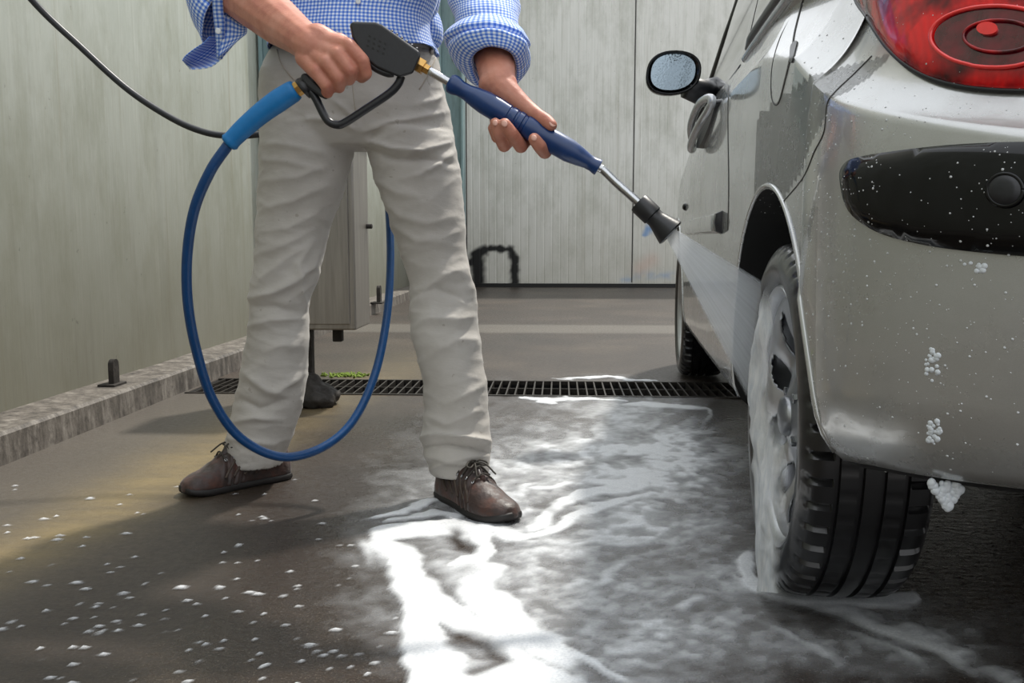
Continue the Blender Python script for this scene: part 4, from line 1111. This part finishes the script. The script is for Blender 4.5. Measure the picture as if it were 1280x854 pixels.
# --- trousers
def ringpx(xl_, xr_, y, Y, depth=.9, ky=2.0, dYl=0., dYr=0.):
    a = J(xl_, y, Y + dYl); b = J(xr_, y, Y + dYr); c = (a + b) / 2; r = (b - a) / 2; return ell(c, r, np.array([0, np.linalg.norm(r) * depth, 0]), 36, ky)
legR = [(326, 448, 150), (327, 447, 175), (326, 437, 205), (324, 427, 243), (322, 411, 285), (320, 404, 320), (315, 397, 352), (314, 388, 372), (313, 384, 392), (310, 387, 420), (304, 384, 455), (297, 381, 490), (290, 374, 520), (284, 364, 548), (282, 353, 572), (281, 352, 581)]
YR_ = lambda y: float(np.interp(y, [150, 370, 580], [2.12, 2.09, 2.12]))
legL = [(452, 566, 165), (460, 572, 195), (471, 577, 228), (484, 580, 262), (493, 582, 292), (503, 585, 325), (512, 590, 355), (514, 596, 385), (514, 600, 420), (522, 604, 450), (529, 608, 480), (531, 610, 512), (527, 613, 545), (530, 615, 562), (535, 613, 580), (538, 612, 593)]
YL_ = lambda y: float(np.interp(y, [150, 380, 600], [2.11, 2.04, 1.985]))
TR = []
TR.append(loft([ringpx(a, b, y, YR_(y), .95) for a, b, y in legR])); TR.append(loft([ringpx(a, b, y, YL_(y), .95) for a, b, y in legL]))
TR.append(loft([ringpx(330, 566, 185, 2.12, .42), ringpx(328, 566, 168, 2.12, .50), ringpx(327, 563, 140, 2.12, .56, 2.3), ringpx(325, 556, 115, 2.12, .60, 2.3), ringpx(328, 551, 92, 2.11, .60, 2.3), ringpx(338, 545, 70, 2.11, .60, 2.3), ringpx(352, 534, 48, 2.11, .58, 2.3)]))
# connecting wedge from hip to left thigh
TR.append(loft([ringpx(440, 566, 185, 2.11, .8), ringpx(430, 563, 150, 2.115, .85), ringpx(425, 556, 115, 2.12, .85)]))
TR.append(loft([ringpx(327, 450, 170, 2.12, .85), ringpx(326, 455, 140, 2.12, .85), ringpx(326, 455, 110, 2.12, .85)]))
Vt, Ft, Nt = remeshed(TR, .0045, 12, .5)
px_, py_ = proj(Vt)
Nc = Nt[:, 1] < .15
view = np.clip(-Nt[:, 1] * 1.6 + .3, 0, 1)
disp = np.zeros(len(Vt))
folds = [  # polyline, half-width px, height m
 # right leg: knee and below
 ([(316, 372), (340, 366), (365, 352), (392, 330)], 7, .010), ([(318, 384), (345, 384), (372, 392)], 6, -.007), ([(322, 352), (350, 330), (385, 305)], 8, .006), ([(312, 408), (340, 400), (380, 398)], 8, .007),
 ([(384, 384), (376, 360), (372, 330), (390, 300)], 6, .006), ([(345, 490), (362, 478), (380, 468)], 7, .009), ([(310, 470), (335, 488), (352, 492)], 8, .008), ([(300, 500), (325, 512), (358, 500)], 6, -.006),
 ([(292, 528), (318, 522), (350, 525)], 6, .006), ([(288, 548), (315, 552), (345, 556)], 5, .005), ([(330, 440), (352, 430), (380, 434)], 9, .006), ([(300, 560), (325, 568), (350, 572)], 4, -.003),
 # right thigh
 ([(332, 178), (365, 182), (400, 190)], 6, .004), ([(330, 200), (360, 202), (400, 212)], 6, .004), ([(332, 226), (370, 222), (405, 208)], 7, .005), ([(330, 260), (365, 252), (405, 232)], 8, .005), ([(328, 290), (360, 285), (400, 262)], 8, .005), ([(325, 318), (355, 308), (395, 285)], 8, .005),
 # crotch rays
 ([(448, 165), (425, 150), (395, 148), (360, 152)], 5, .005), ([(450, 160), (430, 135), (410, 120)], 5, .004), ([(455, 165), (480, 155), (520, 148), (560, 140)], 5, .006), ([(460, 176), (490, 186), (525, 190), (562, 178)], 5, .009), ([(462, 188), (495, 198), (530, 198), (566, 205)], 5, -.007), ([(520, 220), (545, 205), (568, 190)], 6, .007),
 ([(470, 222), (495, 240), (520, 246)], 7, .004), ([(480, 250), (505, 272), (535, 280), (570, 270)], 8, .005), ([(490, 280), (520, 300), (560, 305)], 8, .005), ([(520, 130), (545, 125), (555, 118)], 5, .005),
 # left knee and shin
 ([(512, 392), (530, 366), (555, 345), (580, 335)], 10, .008), ([(516, 410), (540, 398), (570, 400), (597, 395)], 9, .007), ([(582, 340), (588, 362), (598, 385)], 7, .009), ([(515, 372), (545, 360), (575, 372)], 6, -.005), ([(540, 440), (570, 425), (600, 425)], 9, .006),
 ([(556, 505), (580, 495), (606, 478)], 7, .006), ([(532, 520), (560, 530), (600, 512)], 7, .006),
 # stacked folds above the left shoe
 ([(526, 548), (548, 543), (580, 546), (613, 552)], 5, .012), ([(530, 560), (555, 556), (590, 560), (614, 566)], 4, -.010), ([(532, 570), (560, 575), (600, 570)], 5, .006), ([(535, 588), (560, 578), (585, 580)], 5, .005)]
for pl, w, hgt in folds:
    d, t = segdist(px_ + (fbm(Vt * 25, 2) - .5) * 8, py_, pl); w = w * .85; hgt = hgt * 1.55; disp += hgt * (.55 * np.exp(-(d / w) ** 2) + .45 * np.exp(-np.abs(d) / (w * .55))) * (.25 + .75 * np.sin(PI * np.clip(t, 0.02, .98)) ** .6)
disp *= view
rg_ = 1 - np.abs(2 * fbm(np.stack([Vt[:, 0] * 5 + Vt[:, 2] * 5, Vt[:, 1] * 6, Vt[:, 2] * 15 - Vt[:, 0] * 6], 1) + 4, 3) - 1)
disp += (np.clip(rg_, .45, 1) ** 4 - .4) * .0035
rg_ = 1 - np.abs(2 * fbm(np.stack([Vt[:, 0] * 9 - Vt[:, 2] * 9, Vt[:, 1] * 9, Vt[:, 2] * 26 + Vt[:, 0] * 10], 1) + 40, 2) - 1)
disp += (np.clip(rg_, .4, 1) ** 5 - .3) * .0018
Vt = Vt + Nt * disp[:, None]
# open hems: drop the end caps
kf = []
for f in Ft:
    c = Vt[list(f)].mean(0); n_ = Nt[f[0]]
    if c[2] < .135 and n_[2] < -.75: continue
    kf.append(f)
tro = mesh('trousers', Vt, kf, M['chino'], person)
md = tro.modifiers.new('s', 'SOLIDIFY'); md.thickness = .0022; md.offset = -1
TB = BVHTree.FromPolygons([Vector(v) for v in Vt], kf)
def tro_line(pts, name, r, mat, off=.0, n=8):
    P = []
    for x, y in smooth2(pts, n, False):
        loc, nn_, i, d = TB.ray_cast(Vector(C0), Vector(ray(x, y)).normalized())
        if loc is not None: P.append(np.array(loc + nn_ * off))
    return obj_from([tube(P, r, 6)], name, mat, tro)
M['stitch'] = simple('beige_seam_thread', srgb(168, 160, 148), .8, bump=0)
tro_line([(440, 70), (441, 110), (446, 150)], 'fly_seam', .0014, M['stitch'])
tro_line([(346, 62), (352, 80), (366, 98), (380, 112)], 'pocket_seam', .0018, M['stitch']); tro_line([(545, 72), (536, 92), (524, 112)], 'pocket_seam', .0018, M['stitch'])
bl = [ringpx(343, 543, 66, 2.11, .62, 2.3), ringpx(350, 538, 54, 2.11, .61, 2.3)]
obj_from([loft(bl)], 'waistband', M['chino'], tro)
for x in (380, 470, 538): tro_line([(x, 50), (x, 68)], 'belt_loop', .004, M['chino'], .004, 4)

# --- shirt (lofts with their own weave coordinates)
SV, SF, SU = [], [], []
def cloth_loft(ringsv, closed=True, uoff=0., thick=True, wr=.005, seed=0.):
    n = len(ringsv[0]); base = len(SV); R = np.array(ringsv)
    ulen = np.linalg.norm(np.diff(R, axis=1, append=R[:, :1]), axis=2).mean(0) if closed else np.r_[np.linalg.norm(np.diff(R, axis=1), axis=2).mean(0), 0]
    uu = np.r_[0, np.cumsum(ulen)]; vv = np.r_[0, np.cumsum(np.linalg.norm(np.diff(R, axis=0), axis=2).mean(1))]
    nc = n + 1 if closed else n
    for i in range(len(R)):
        for j in range(nc):
            p_ = R[i][j % n]; SV.append(tuple(p_)); SU.append((uu[j] + uoff, vv[i]))
    for i in range(len(R) - 1):
        for j in range(nc - 1): a = base + i * nc + j; SF.append((a, a + 1, a + 1 + nc, a + nc))
def refine(ringsv, m=4):
    R = np.array(ringsv); out = catmull(list(R.reshape(len(R), -1)), m); return [o_.reshape(-1, 3) for o_ in out]
def wrinkle(ringsv, amp, sc, seed=0.):
    R = np.array(ringsv); c = R.mean(1, keepdims=True); n_ = R - c; n_ /= np.linalg.norm(n_, axis=2, keepdims=True); k = (fbm(R * np.array(sc) + seed, 3) - .5) * 2 * amp; return list(R + n_ * k[..., None])
def rp(xl_, xr_, y, Y, dep, n=72, ky=2.3): 
    a = J(xl_, y, Y); b = J(xr_, y, Y); c = (a + b) / 2; r = (b - a) / 2; return ell(c, r, np.array([0, dep, 0]), n, ky)
tor = [rp(341, 547, 67, 2.10, .158), rp(343, 541, 50, 2.10, .156), rp(347, 538, 28, 2.10, .148), rp(345, 546, 0, 2.095, .142), rp(340, 556, -50, 2.09, .14), rp(322, 572, -130, 2.07, .14), rp(322, 572, -190, 2.05, .13), rp(380, 520, -222, 2.04, .085), rp(405, 492, -232, 2.03, .06), rp(408, 490, -250, 2.02, .055)]
tor = wrinkle(refine(tor, 6), .012, (13, 13, 7))
# free hem: wavy
t0 = np.array(tor[0]); t0[:, 2] += .008 * np.sin(np.linspace(0, 14, len(t0))); tor[0] = t0
cloth_loft(tor)
# left sleeve (image right)
def ringc(c, axis, ra, rb, roll=0., n=60, k=2.):
    d_, u_, v_ = frame_of(axis); 
    u2 = u_ * math.cos(roll) + v_ * math.sin(roll); v2 = -u_ * math.sin(roll) + v_ * math.cos(roll); return ell(c, u2 * ra, v2 * rb, n, k)
ax = (J(620, 100, 1.62) - J(604, -20, 1.84))
sl = [rp(540, 596, -150, 2.0, .085, 60, 2), rp(552, 634, -90, 1.94, .084, 60, 2), rp(562, 646, -40, 1.87, .082, 60, 2), rp(565, 648, 0, 1.80, .080, 60, 2), rp(570, 648, 25, 1.755, .074, 60, 2), rp(573, 648, 42, 1.73, .070, 60, 2)]
sl = wrinkle(refine(sl, 6), .014, (9, 9, 24), 5.)
cloth_loft(sl)
# shoulder caps of the shirt
for c_ in ((-.245, 2.025, 1.375), (-.655, 2.03, 1.375)):
    cloth_loft([ell((c_[0] + .105 * math.cos(a), c_[1], c_[2] - .012), (0, .088 * math.sin(a), 0), (0, 0, .074 * math.sin(a)), 40) for a in np.linspace(.06, PI - .06, 18)])
# rolled cuff
def tilt(R, k, c=None):
    R = np.array(R); c = R.mean(0); R[:, 2] += (R[:, 1] - c[1]) * k; return R
cf = [tilt(rp(578, 644, 34, 1.73, .064, 60, 2), -.1), tilt(rp(568, 654, 40, 1.73, .074, 60, 2), -.15), tilt(rp(558, 664, 54, 1.715, .082, 60, 2), -.2), tilt(rp(564, 658, 60, 1.71, .072, 60, 2), -.2), tilt(rp(563, 664, 67, 1.70, .080, 60, 2), -.3), tilt(rp(568, 661, 76, 1.695, .076, 60, 2), -.35), tilt(rp(577, 655, 84, 1.69, .070, 60, 2), -.4), tilt(rp(587, 649, 88, 1.685, .062, 60, 2), -.45), tilt(rp(590, 646, 82, 1.69, .056, 60, 2), -.4), tilt(rp(590, 644, 66, 1.70, .054, 60, 2), -.3)]
cf = wrinkle(refine(cf, 4), .016, (13, 13, 11), 9.)
cloth_loft(cf, uoff=.003)
# right sleeve (image left): hangs loose and open under the forearm
s2 = [ringc(np.array([-.665, 2.02, 1.38]), (-.1, -.2, -1), .090, .090), ringc(np.array([-.71, 1.97, 1.28]), (-.1, -.25, -1), .086, .086), ringc(J(283, -60, 1.90), (.0, -.3, -1), .075, .078), ringc(J(279, -25, 1.86), (.35, -.35, -1), .074, .078), ringc(J(281, 0, 1.845), (.55, -.3, -.85), .070, .082), ringc(J(288, 14, 1.835), (.75, -.25, -.62), .060, .084)]
s2 = wrinkle(refine(s2, 6), .009, (12, 12, 18), 2.)
cloth_loft(s2)
# loose cuff flap, curled, pointing to the lower left
fl_pts = []
top_e = [(262, 46), (254, 54), (242, 62), (232, 70), (228, 76)]
bot_e = [(302, 46), (290, 58), (276, 74), (262, 84), (238, 87)]
te = smooth2(top_e, 5, False); be = smooth2(bot_e, 5, False)
R = []
for (a, b) in zip(te, be):
    row = []
    for k in range(15):
        t = k / 14; x = a[0] + (b[0] - a[0]) * t; y = a[1] + (b[1] - a[1]) * t; row.append(J(x, y, 1.80 + .05 * math.sin(PI * t) + .01 * t))
    R.append(row)
cloth_loft(R, closed=False)
# folded placket strip of the flap
R = []
for (x0, x1, y) in ((266, 278, -20), (266, 279, 10), (268, 281, 30), (270, 280, 50), (271, 278, 74)):
    R.append([J(x0 + (x1 - x0) * k / 6, y, 1.752 + .0008 * y - .004 * math.sin(PI * k / 6)) for k in range(7)])
cloth_loft([np.array(r) for r in refine(R, 4)], closed=False, uoff=.5)
# inner drape below the forearm
R = []
for (pts) in ([(276, 18), (276, 50), (273, 72)], [(288, 22), (287, 48), (280, 66)], [(300, 30), (299, 46), (292, 56)], [(309, 34), (308, 42), (303, 46)]):
    R.append([J(x, y, 1.79) for x, y in smooth2(pts, 6, False)])
cloth_loft([np.array(r) for r in refine(R, 4)], closed=False, uoff=.8)
# bunched shirt tail at the waist (image right of the torso)
tl_ = [rp(524, 540, 8, 2.16, .03, 40, 2), rp(526, 549, 20, 2.15, .04, 40, 2), rp(527, 553, 36, 2.14, .045, 40, 2), rp(524, 551, 52, 2.14, .045, 40, 2), rp(522, 541, 63, 2.14, .03, 40, 2)]
cloth_loft(wrinkle(refine(tl_, 4), .006, (20, 20, 30), 3.))
shirt = mesh('shirt', SV, SF, M['gingham'], person, True, SU); shirt.data.name = 'shirt'
md = shirt.modifiers.new('s', 'SOLIDIFY'); md.thickness = .0018; md.offset = 0
nn_ = np.array([0, -1., 0])
for (x, y, Y) in ((448, 2, 1.948), (273, 39, 1.752), (446, -60, 1.945)):
    obj_from([lathe([(0, .0055), (.0018, .0055), (.0024, .004), (.0016, .001)], J(x, y, Y), nn_, 16)], 'button', M['button'], shirt)
P = [J(448 + .02 * (y - 2), y, 1.950) for y in range(60, -140, -10)]
# placket
R = [[J(x, y, 1.9515 - .001 * (1 if 436 < x < 462 else 0)) for x in (434, 440, 449, 458, 464)] for y in range(62, -120, -14)]

# --- shoes
def shoe(heel, toe, name, label, side):
    heel = np.array([heel[0], heel[1], 0.]); toe = np.array([toe[0], toe[1], 0.]); d = toe - heel; L = np.linalg.norm(d); d /= L; s = np.array([d[1], -d[0], 0.]) * side; z = np.array([0, 0, 1.])
    # t, half width, top height, centre shift
    st_ = [(0, .012, .050, .0), (.02, .026, .076, 0), (.08, .034, .094, 0), (.18, .036, .106, 0), (.30, .036, .114, .002), (.40, .037, .112, .003), (.50, .040, .100, .005), (.60, .0435, .084, .006), (.70, .0465, .068, .006), (.80, .0465, .054, .004), (.88, .042, .048, .002), (.94, .034, .042, 0), (.98, .022, .034, -.002), (1., .008, .024, -.003)]
    def ring(t, w, hh, c, z0):
        o_ = heel + d * (t * L) + s * c; R = []
        n = 32
        for k in range(n):
            a = 2 * PI * k / n; cx_ = math.cos(a); sz = math.sin(a)
            if sz >= 0: x = w * math.copysign(abs(cx_) ** .85, cx_) * (1 - .20 * sz ** 2 * (1 if t < .55 else .6)); zz = z0 + (hh - z0) * sz ** (.95 if t < .5 else .85)
            else: x = w * math.copysign(abs(cx_) ** .7, cx_); zz = z0 + .004 * sz
            R.append(o_ + s * x + z * zz)
        return R
    T_ = np.linspace(0, 1, 42); arr = np.array(st_)
    f = lambda t, c: float(np.interp(t, arr[:, 0], arr[:, c]))
    R = [ring(t, f(t, 1), f(t, 2), f(t, 3), .016) for t in T_]
    V, Fq, Nn = remeshed([loft(R)], .0028, 4); 
    rel = (V - heel) @ d / L; wr_ = .0022 * np.sin(rel * 90 + 9 * V[:, 2] * 10) * np.exp(-((rel - .58) / .10) ** 2); V = V + Nn * (wr_ + (fbm(V * 45, 3) - .5) * .003)[:, None]
    up_ = mesh(name, V, Fq, M['suede'], person); tag(up_, label)
    # sole
    R = []
    for zz, g_ in ((.0, -.003), (.003, .0005), (.008, .0015), (.014, .001), (.017, -.002)):
        ring_ = []
        for sg in (1, -1):
            TT = T_ if sg == 1 else T_[::-1]
            for t in TT[1:-1] if sg == -1 else TT:
                spring = .010 * max(0, (t - .75) / .25) ** 2
                ring_.append(heel + d * (t * L + (g_ if t > .5 else -g_)) + s * (f(t, 3) + sg * (f(t, 1) + g_)) + z * (zz + spring * (zz > -1)))
        R.append(ring_)
    obj_from([loft(R)], 'sole', M['sole'], up_, True, 50)
    bv = BVHTree.FromPolygons([Vector(v) for v in V], Fq)
    def on(t, x, off=.001):
        """point on the upper: t along, x across in -1..1 measured over the top"""
        base = heel + d * (t * L) + s * f(t, 3); a = (x) * PI / 2 * .98; dirv = s * math.sin(a) + z * math.cos(a); org = base + z * .03 + dirv * .25
        loc, nn2, i, dd2 = bv.ray_cast(Vector(org), Vector(-dirv)); 
        return np.array(loc + nn2 * off) if loc is not None else base + dirv * .05
    # side bands
    for sg in (-1, 1):
        for k, t in enumerate((.16, .26, .36, .46, .54)):
            P = [on(t + .13 * q, sg * (.32 + .62 * q), .0008) for q in np.linspace(0, 1, 12)]; obj_from([tube(P, .0030, 8)], 'side_stripe', M['suede_band'], up_)
    # tongue, eyelets and laces
    P = [on(t, 0, -.002) for t in np.linspace(.36, .66, 14)]; obj_from([tube(P, [.004, .007] + [.0085] * 10 + [.007, .004], 10)], 'tongue', M['suede'], up_)
    ev = []
    for k, t in enumerate((.42, .49, .56, .63)):
        for sg in (-1, 1):
            e = on(t, sg * .34, .003); c_, u_, v_ = frame_of(e - on(t, sg * .34, -.004))
            obj_from([tube([e + u_ * .0032 * math.cos(a) + v_ * .0032 * math.sin(a) for a in np.linspace(0, 2 * PI, 15)], .0011, 6)], 'eyelet', M['steel'], up_); ev.append(e)
    for k in range(0, 8, 2):
        P = [ev[k], on((.42, .49, .56, .63)[k // 2], 0, .009), ev[k + 1]]; obj_from([tube(catmull(P, 6), .0021, 8)], 'lace', M['lace'], up_)
        if k < 6:
            P = [ev[k], (ev[k] + ev[k + 3]) / 2 + z * .008, ev[k + 3]]; obj_from([tube(catmull(P, 6), .0021, 8)], 'lace', M['lace'], up_)
    c = on(.50, 0, .007)
    for sg in (-1, 1):
        P = [c, c + s * sg * .012 + z * .006, c + s * sg * .026 + z * .000 + d * .008, c + s * sg * .020 - z * .004 + d * .014, c]; obj_from([tube(catmull(P, 6), .0020, 8)], 'lace', M['lace'], up_)
        P = [c, c + s * sg * .012 + d * .02 + z * .002, c + s * sg * .024 + d * .045 - z * .018]; obj_from([tube(catmull(P, 6), .0019, 8)], 'lace', M['lace'], up_)
    return up_
hR = flo(352, 598); tR = flo(226, 622)
shoe(hR + np.array([.012, .02, 0]), tR, 'shoe', 'shoe on the right foot, dark brown suede, dry', 1)
hL = np.array([-.265, 2.035, 0]); tL = flo(641, 657)
shoe(hL, tL, 'shoe', 'shoe on the left foot, wet reddish brown suede, standing in foam', 1)

# ================================================================== WATER AND FOAM
# spray fan from the nozzle to the wheel
N0 = nzt; e1 = np.array(cw((.262, 1.565, .515))); e2 = np.array(cw((.262, 1.62, .275)))
def car_plane(px, py, X):
    cx_ = np.array(CM.to_3x3() @ Vector((1, 0, 0))); r = ray(px, py); return C0 + r * ((X) / (r @ cx_))
e1 = car_plane(958, 354, .262); e2 = car_plane(938, 508, .262)
nF = 40; nS = 26; V = []; UV = []; FA = []
side_n = np.cross(e1 - N0, e2 - N0); side_n /= np.linalg.norm(side_n)
o1 = nzt + np.array([.004, 0, .009]); o2 = nzt - np.array([.006, 0, .011])
ringsF = []
for i in range(nS + 1):
    t = i / nS; a = lerp(o1, e1, t * 1.06); b = lerp(o2, e2, t * 1.06); th = .006 + .013 * t; up_l = []
    for s_ in (1, -1):
        for k in (range(nF + 1) if s_ == 1 else range(nF - 1, 0, -1)):
            q = k / nF; p_ = lerp(a, b, q) + side_n * s_ * th * math.sin(PI * q) ** .5; V.append(p_); UV.append((q, t))
            FA.append(float(.62 * (1 - .2 * t) * sst(1.06, .90, t) * (.55 + .45 * math.sin(PI * q) ** .4) * sst(0, .05, q + .01) * sst(0, .10, 1 - q + .01)))
nr_ = 2 * nF; Fq = []
for i in range(nS):
    for j in range(nr_): a = i * nr_ + j; b = i * nr_ + (j + 1) % nr_; Fq.append((a, b, b + nr_, a + nr_))
sp = mesh('water_spray', V, Fq, M['spray'], None, True, UV); set_attr(sp, 'foam', FA)
tag(sp, 'white fan of water spraying from the nozzle onto the rear wheel', 'water spray', kind='stuff')

# foam running down the wheel face: a lumpy sheet
XF = .236
polyF = [[(960, 352), (980, 352)], [(950, 375), (972, 372)], [(943, 410), (966, 405)], [(938, 450), (962, 440)], [(936, 490), (960, 480)], [(935, 530), (964, 520)], [(937, 570), (974, 560)], [(938, 610), (978, 600)], [(941, 645), (974, 640)], [(944, 680), (970, 680)], [(945, 705), (968, 710)], [(946, 722), (968, 728)], [(942, 738), (972, 742)]]
L_e = smooth2([a for a, b in polyF], 10, False); R_e = smooth2([b for a, b in polyF], 10, False); V = []; FA = []; nC = 26
for i, (a, b) in enumerate(zip(L_e, R_e)):
    for k in range(nC + 1):
        t = k / nC; x = a[0] + (b[0] - a[0]) * t; y = a[1] + (b[1] - a[1]) * t; p_ = car_plane(x, y, XF)
        rid = float(fbm(np.array([x * .16, y * .022, 3.]), 3)); off = .028 * rid * math.sin(PI * t) ** .5 + .004; nside = np.array(CM.to_3x3() @ Vector((-1, 0, 0)))
        p2 = p_ + nside * (off - .012); p2[2] = max(p2[2], .004); V.append(p2)
        ed = min(t, 1 - t) * 2; nz = float(fbm(np.array([x * .12, y * .03, 9.]), 3)); FA.append(float(np.clip(sst(0, .45, ed + (nz - .5) * .7) * (.45 + .8 * (nz)), 0, .95)) * float(sst(350, 400, y)))
nc1 = nC + 1; Fq = [(i * nc1 + k, i * nc1 + k + 1, (i + 1) * nc1 + k + 1, (i + 1) * nc1 + k) for i in range(len(L_e) - 1) for k in range(nC)]
fr_ = mesh('running_foam', V, Fq, M['foam_run']); set_attr(fr_, 'foam', FA); tag(fr_, 'white foam and water running down the face of the rear wheel', 'foam', kind='stuff')

# foam sheet on the floor
xs = np.arange(-1.35, 1.7, .0055); ys = np.arange(1.02, 3.95, .0065)
FV2, FF2 = grid(xs, ys, 0.0018)
X, Y = FV2[:, 0], FV2[:, 1]
fx, fy = proj(FV2)
W1 = np.stack([X * 5, Y * 5, np.full_like(X, 1.)], 1)
wx = (fbm(W1, 4) - .5); wy_ = (fbm(W1 + 31, 4) - .5)
sc_ = np.clip((fy - 298) / 400, .3, 1.4)
qx = fx + wx * 90 * sc_; qy = fy + wy_ * 46 * sc_
W2 = np.stack([qx * .014, qy * .05, np.full_like(X, 5.)], 1); fil = fbm(W2, 5)
W3 = np.stack([X * 60, Y * 60, np.full_like(X, 5.)], 1); fine = fbm(W3, 3)
dens = np.zeros(len(X))
strokes = [
 ([(462, 690), (486, 690), (506, 716), (520, 745), (534, 790), (556, 812), (588, 832)], 24, 1.1),
 ([(470, 684), (500, 668), (540, 664), (575, 668), (600, 690), (588, 706), (560, 704)], 13, 1.15), ([(500, 720), (540, 740), (580, 770), (640, 800), (690, 840)], 22, .95),
 ([(560, 720), (600, 735), (640, 760), (690, 800), (720, 850)], 36, .95),
 ([(500, 650), (530, 640), (560, 654), (600, 668), (650, 672), (700, 656), (750, 632), (800, 618)], 7, 1.0),
 ([(640, 664), (680, 650), (730, 622), (790, 606), (850, 596)], 9, .8),
 ([(520, 880), (580, 850), (650, 842), (720, 860)], 30, 1.2), ([(530, 800), (540, 830), (520, 870)], 18, 1.0),
 ([(600, 690), (660, 700), (720, 690), (780, 676)], 22, .55),
 ([(700, 785), (715, 750), (760, 730), (800, 705), (850, 680), (890, 660)], 12, .55),
 ([(705, 790), (740, 830), (790, 860)], 12, .7),
 ([(640, 500), (680, 501), (740, 500), (778, 502)], 2.2, 1.1), ([(696, 473.5), (760, 474), (860, 474)], 1.6, 1.0),
 ([(766, 512), (800, 504), (850, 504), (890, 510), (880, 530)], 7, .75), ([(760, 520), (800, 530), (830, 545), (860, 548)], 8, .5),
 ([(690, 560), (740, 552), (800, 556), (860, 560), (900, 570)], 14, .42), ([(680, 580), (750, 590), (830, 585), (900, 600)], 14, .4),
 ([(470, 650), (500, 640), (525, 628), (545, 622)], 5, .8), ([(400, 668), (440, 660), (480, 645), (510, 650)], 9, .32),
 ([(640, 590), (680, 575), (720, 570)], 6, .4), ([(640, 610), (690, 612), (720, 606)], 4, .7),
 ([(935, 728), (980, 748), (1060, 756), (1140, 752)], 13, 1.0), ([(1000, 762), (1090, 778), (1180, 806), (1270, 845)], 17, .72), ([(1150, 765), (1230, 800), (1290, 815)], 8, .5), ([(1040, 790), (1120, 815), (1200, 850)], 12, .55), ([(930, 760), (1000, 800), (1060, 850)], 10, .5),
 ([(930, 720), (900, 690), (880, 650)], 22, .4), ([(840, 600), (880, 640), (930, 700)], 20, .35)]
for pl, w, s_ in strokes:
    d, t = segdist(qx, qy, pl); endf = .35 + .65 * np.sin(PI * np.clip(t, .04, .96)) ** .5
    dens = np.maximum(dens, s_ * np.exp(-(d / w) ** 2 * 1.1) * endf)
# thin film over the middle
for pl, w, s_ in (([(936, 700), (944, 730), (970, 745), (1020, 752), (1090, 752), (1140, 745)], 13, 1.15), ([(980, 752), (1060, 765), (1130, 785), (1200, 815), (1275, 850)], 20, .78)):
    d, t = segdist(fx + wx * 24, fy + wy_ * 14, pl); dens = np.maximum(dens, s_ * np.exp(-(d / w) ** 2) * (.7 + .6 * (fil - .4)))
film = .42 * np.exp(-(((fx - 1130) / 190) ** 2 + ((fy - 800) / 55) ** 2)) + .72 * np.exp(-(((fx - 740) / 265) ** 2 + ((fy - 710) / 175) ** 2) ** 1.6) + .62 * np.exp(-(((fx - 790) / 160) ** 2 + ((fy - 560) / 66) ** 2))  # thin foam, plus the bright reflection of sunlit water painted in as white
rip_ = fbm(np.stack([fx * .06 + wx * 3, fy * .16 + wy_ * 3, np.full_like(X, 8.)], 1), 3)
rip_ = fbm(np.stack([fx * .06 + wx * 3, fy * .16 + wy_ * 3, np.full_like(X, 8.)], 1), 3)
mid = fbm(np.stack([fx * .045 + wx * 4, fy * .11 + wy_ * 4, np.full_like(X, 12.)], 1), 4)
thick = sst(.30, .74, dens * (.62 + .45 * fil + .40 * mid)) * .97
film = film * (.55 + .55 * sst(.3, .7, fil)) * (.66 + .50 * sst(.3, .7, rip_)) * (.8 + .4 * fine)
dens = np.maximum(thick, film) + .25 * np.minimum(thick, film)
# holes and swirls
for pl, w, s_ in (([(548, 672), (556, 684), (572, 690)], 9, .8), ([(575, 790), (610, 800), (632, 818), (600, 832)], 9, .8), ([(700, 640), (670, 630)], 8, .4), ([(580, 655), (560, 650)], 8, .6), ([(600, 650), (650, 655)], 7, .5)):
    d, t = segdist(qx, qy, pl); dens *= 1 - s_ * np.exp(-(d / w) ** 2)
dens = np.clip((dens - .05) / .95, 0, 1) ** 1.1 * (.96 + .16 * (fine - .5)) 
# flecks scattered over the darker floor
fl_d = np.zeros(len(X))
nx_, ny_ = len(xs), len(ys)
D2 = dens.reshape(ny_, nx_).copy()
for k in range(230):
    px0 = random.uniform(-20, 560); py0 = random.uniform(600, 870) if k % 3 else random.gauss(790, 50)
    if px0 > 460 and py0 < 650: continue
    c = flo(px0, max(470, py0)); r = random.choice([.0018, .0022, .003, .003, .0038, .006]) * (.8 + .5 * random.random())
    i0_ = int((c[0] - xs[0]) / .0055); j0 = int((c[1] - ys[0]) / .0065)
    for dj in range(-3, 4):
        for di in range(-4, 5):
            a_, b_2 = j0 + dj, i0_ + di
            if 0 <= a_ < ny_ and 0 <= b_2 < nx_:
                q = math.hypot((xs[b_2] - c[0]) / 1.6, ys[a_] - c[1]) / r
                D2[a_, b_2] = max(D2[a_, b_2], .9 * max(0, 1 - q ** 2))
dens = np.clip(D2.ravel(), 0, .97)
under = False
dens = np.clip(dens * (.94 + .10 * fine), 0, .95); FV2[:, 2] = .0012 + .0035 * np.clip(dens, 0, 1) + .0015 * dens * fine
keepf = dens[FF2].max(1) > .02
ok = ~((Y[FF2[:, 0]] > GY0 - .006) & (Y[FF2[:, 0]] < GY1 + .004))
FF3 = FF2[keepf & ok]; used = np.unique(FF3); remap = -np.ones(len(FV2), int); remap[used] = np.arange(len(used))
fo = mesh('soap_foam', FV2[used], remap[FF3], M['foam']); set_attr(fo, 'foam', dens[used])
tag(fo, 'white swirls of soap foam spread over the wet floor around the shoe and wheel', 'foam', kind='stuff')
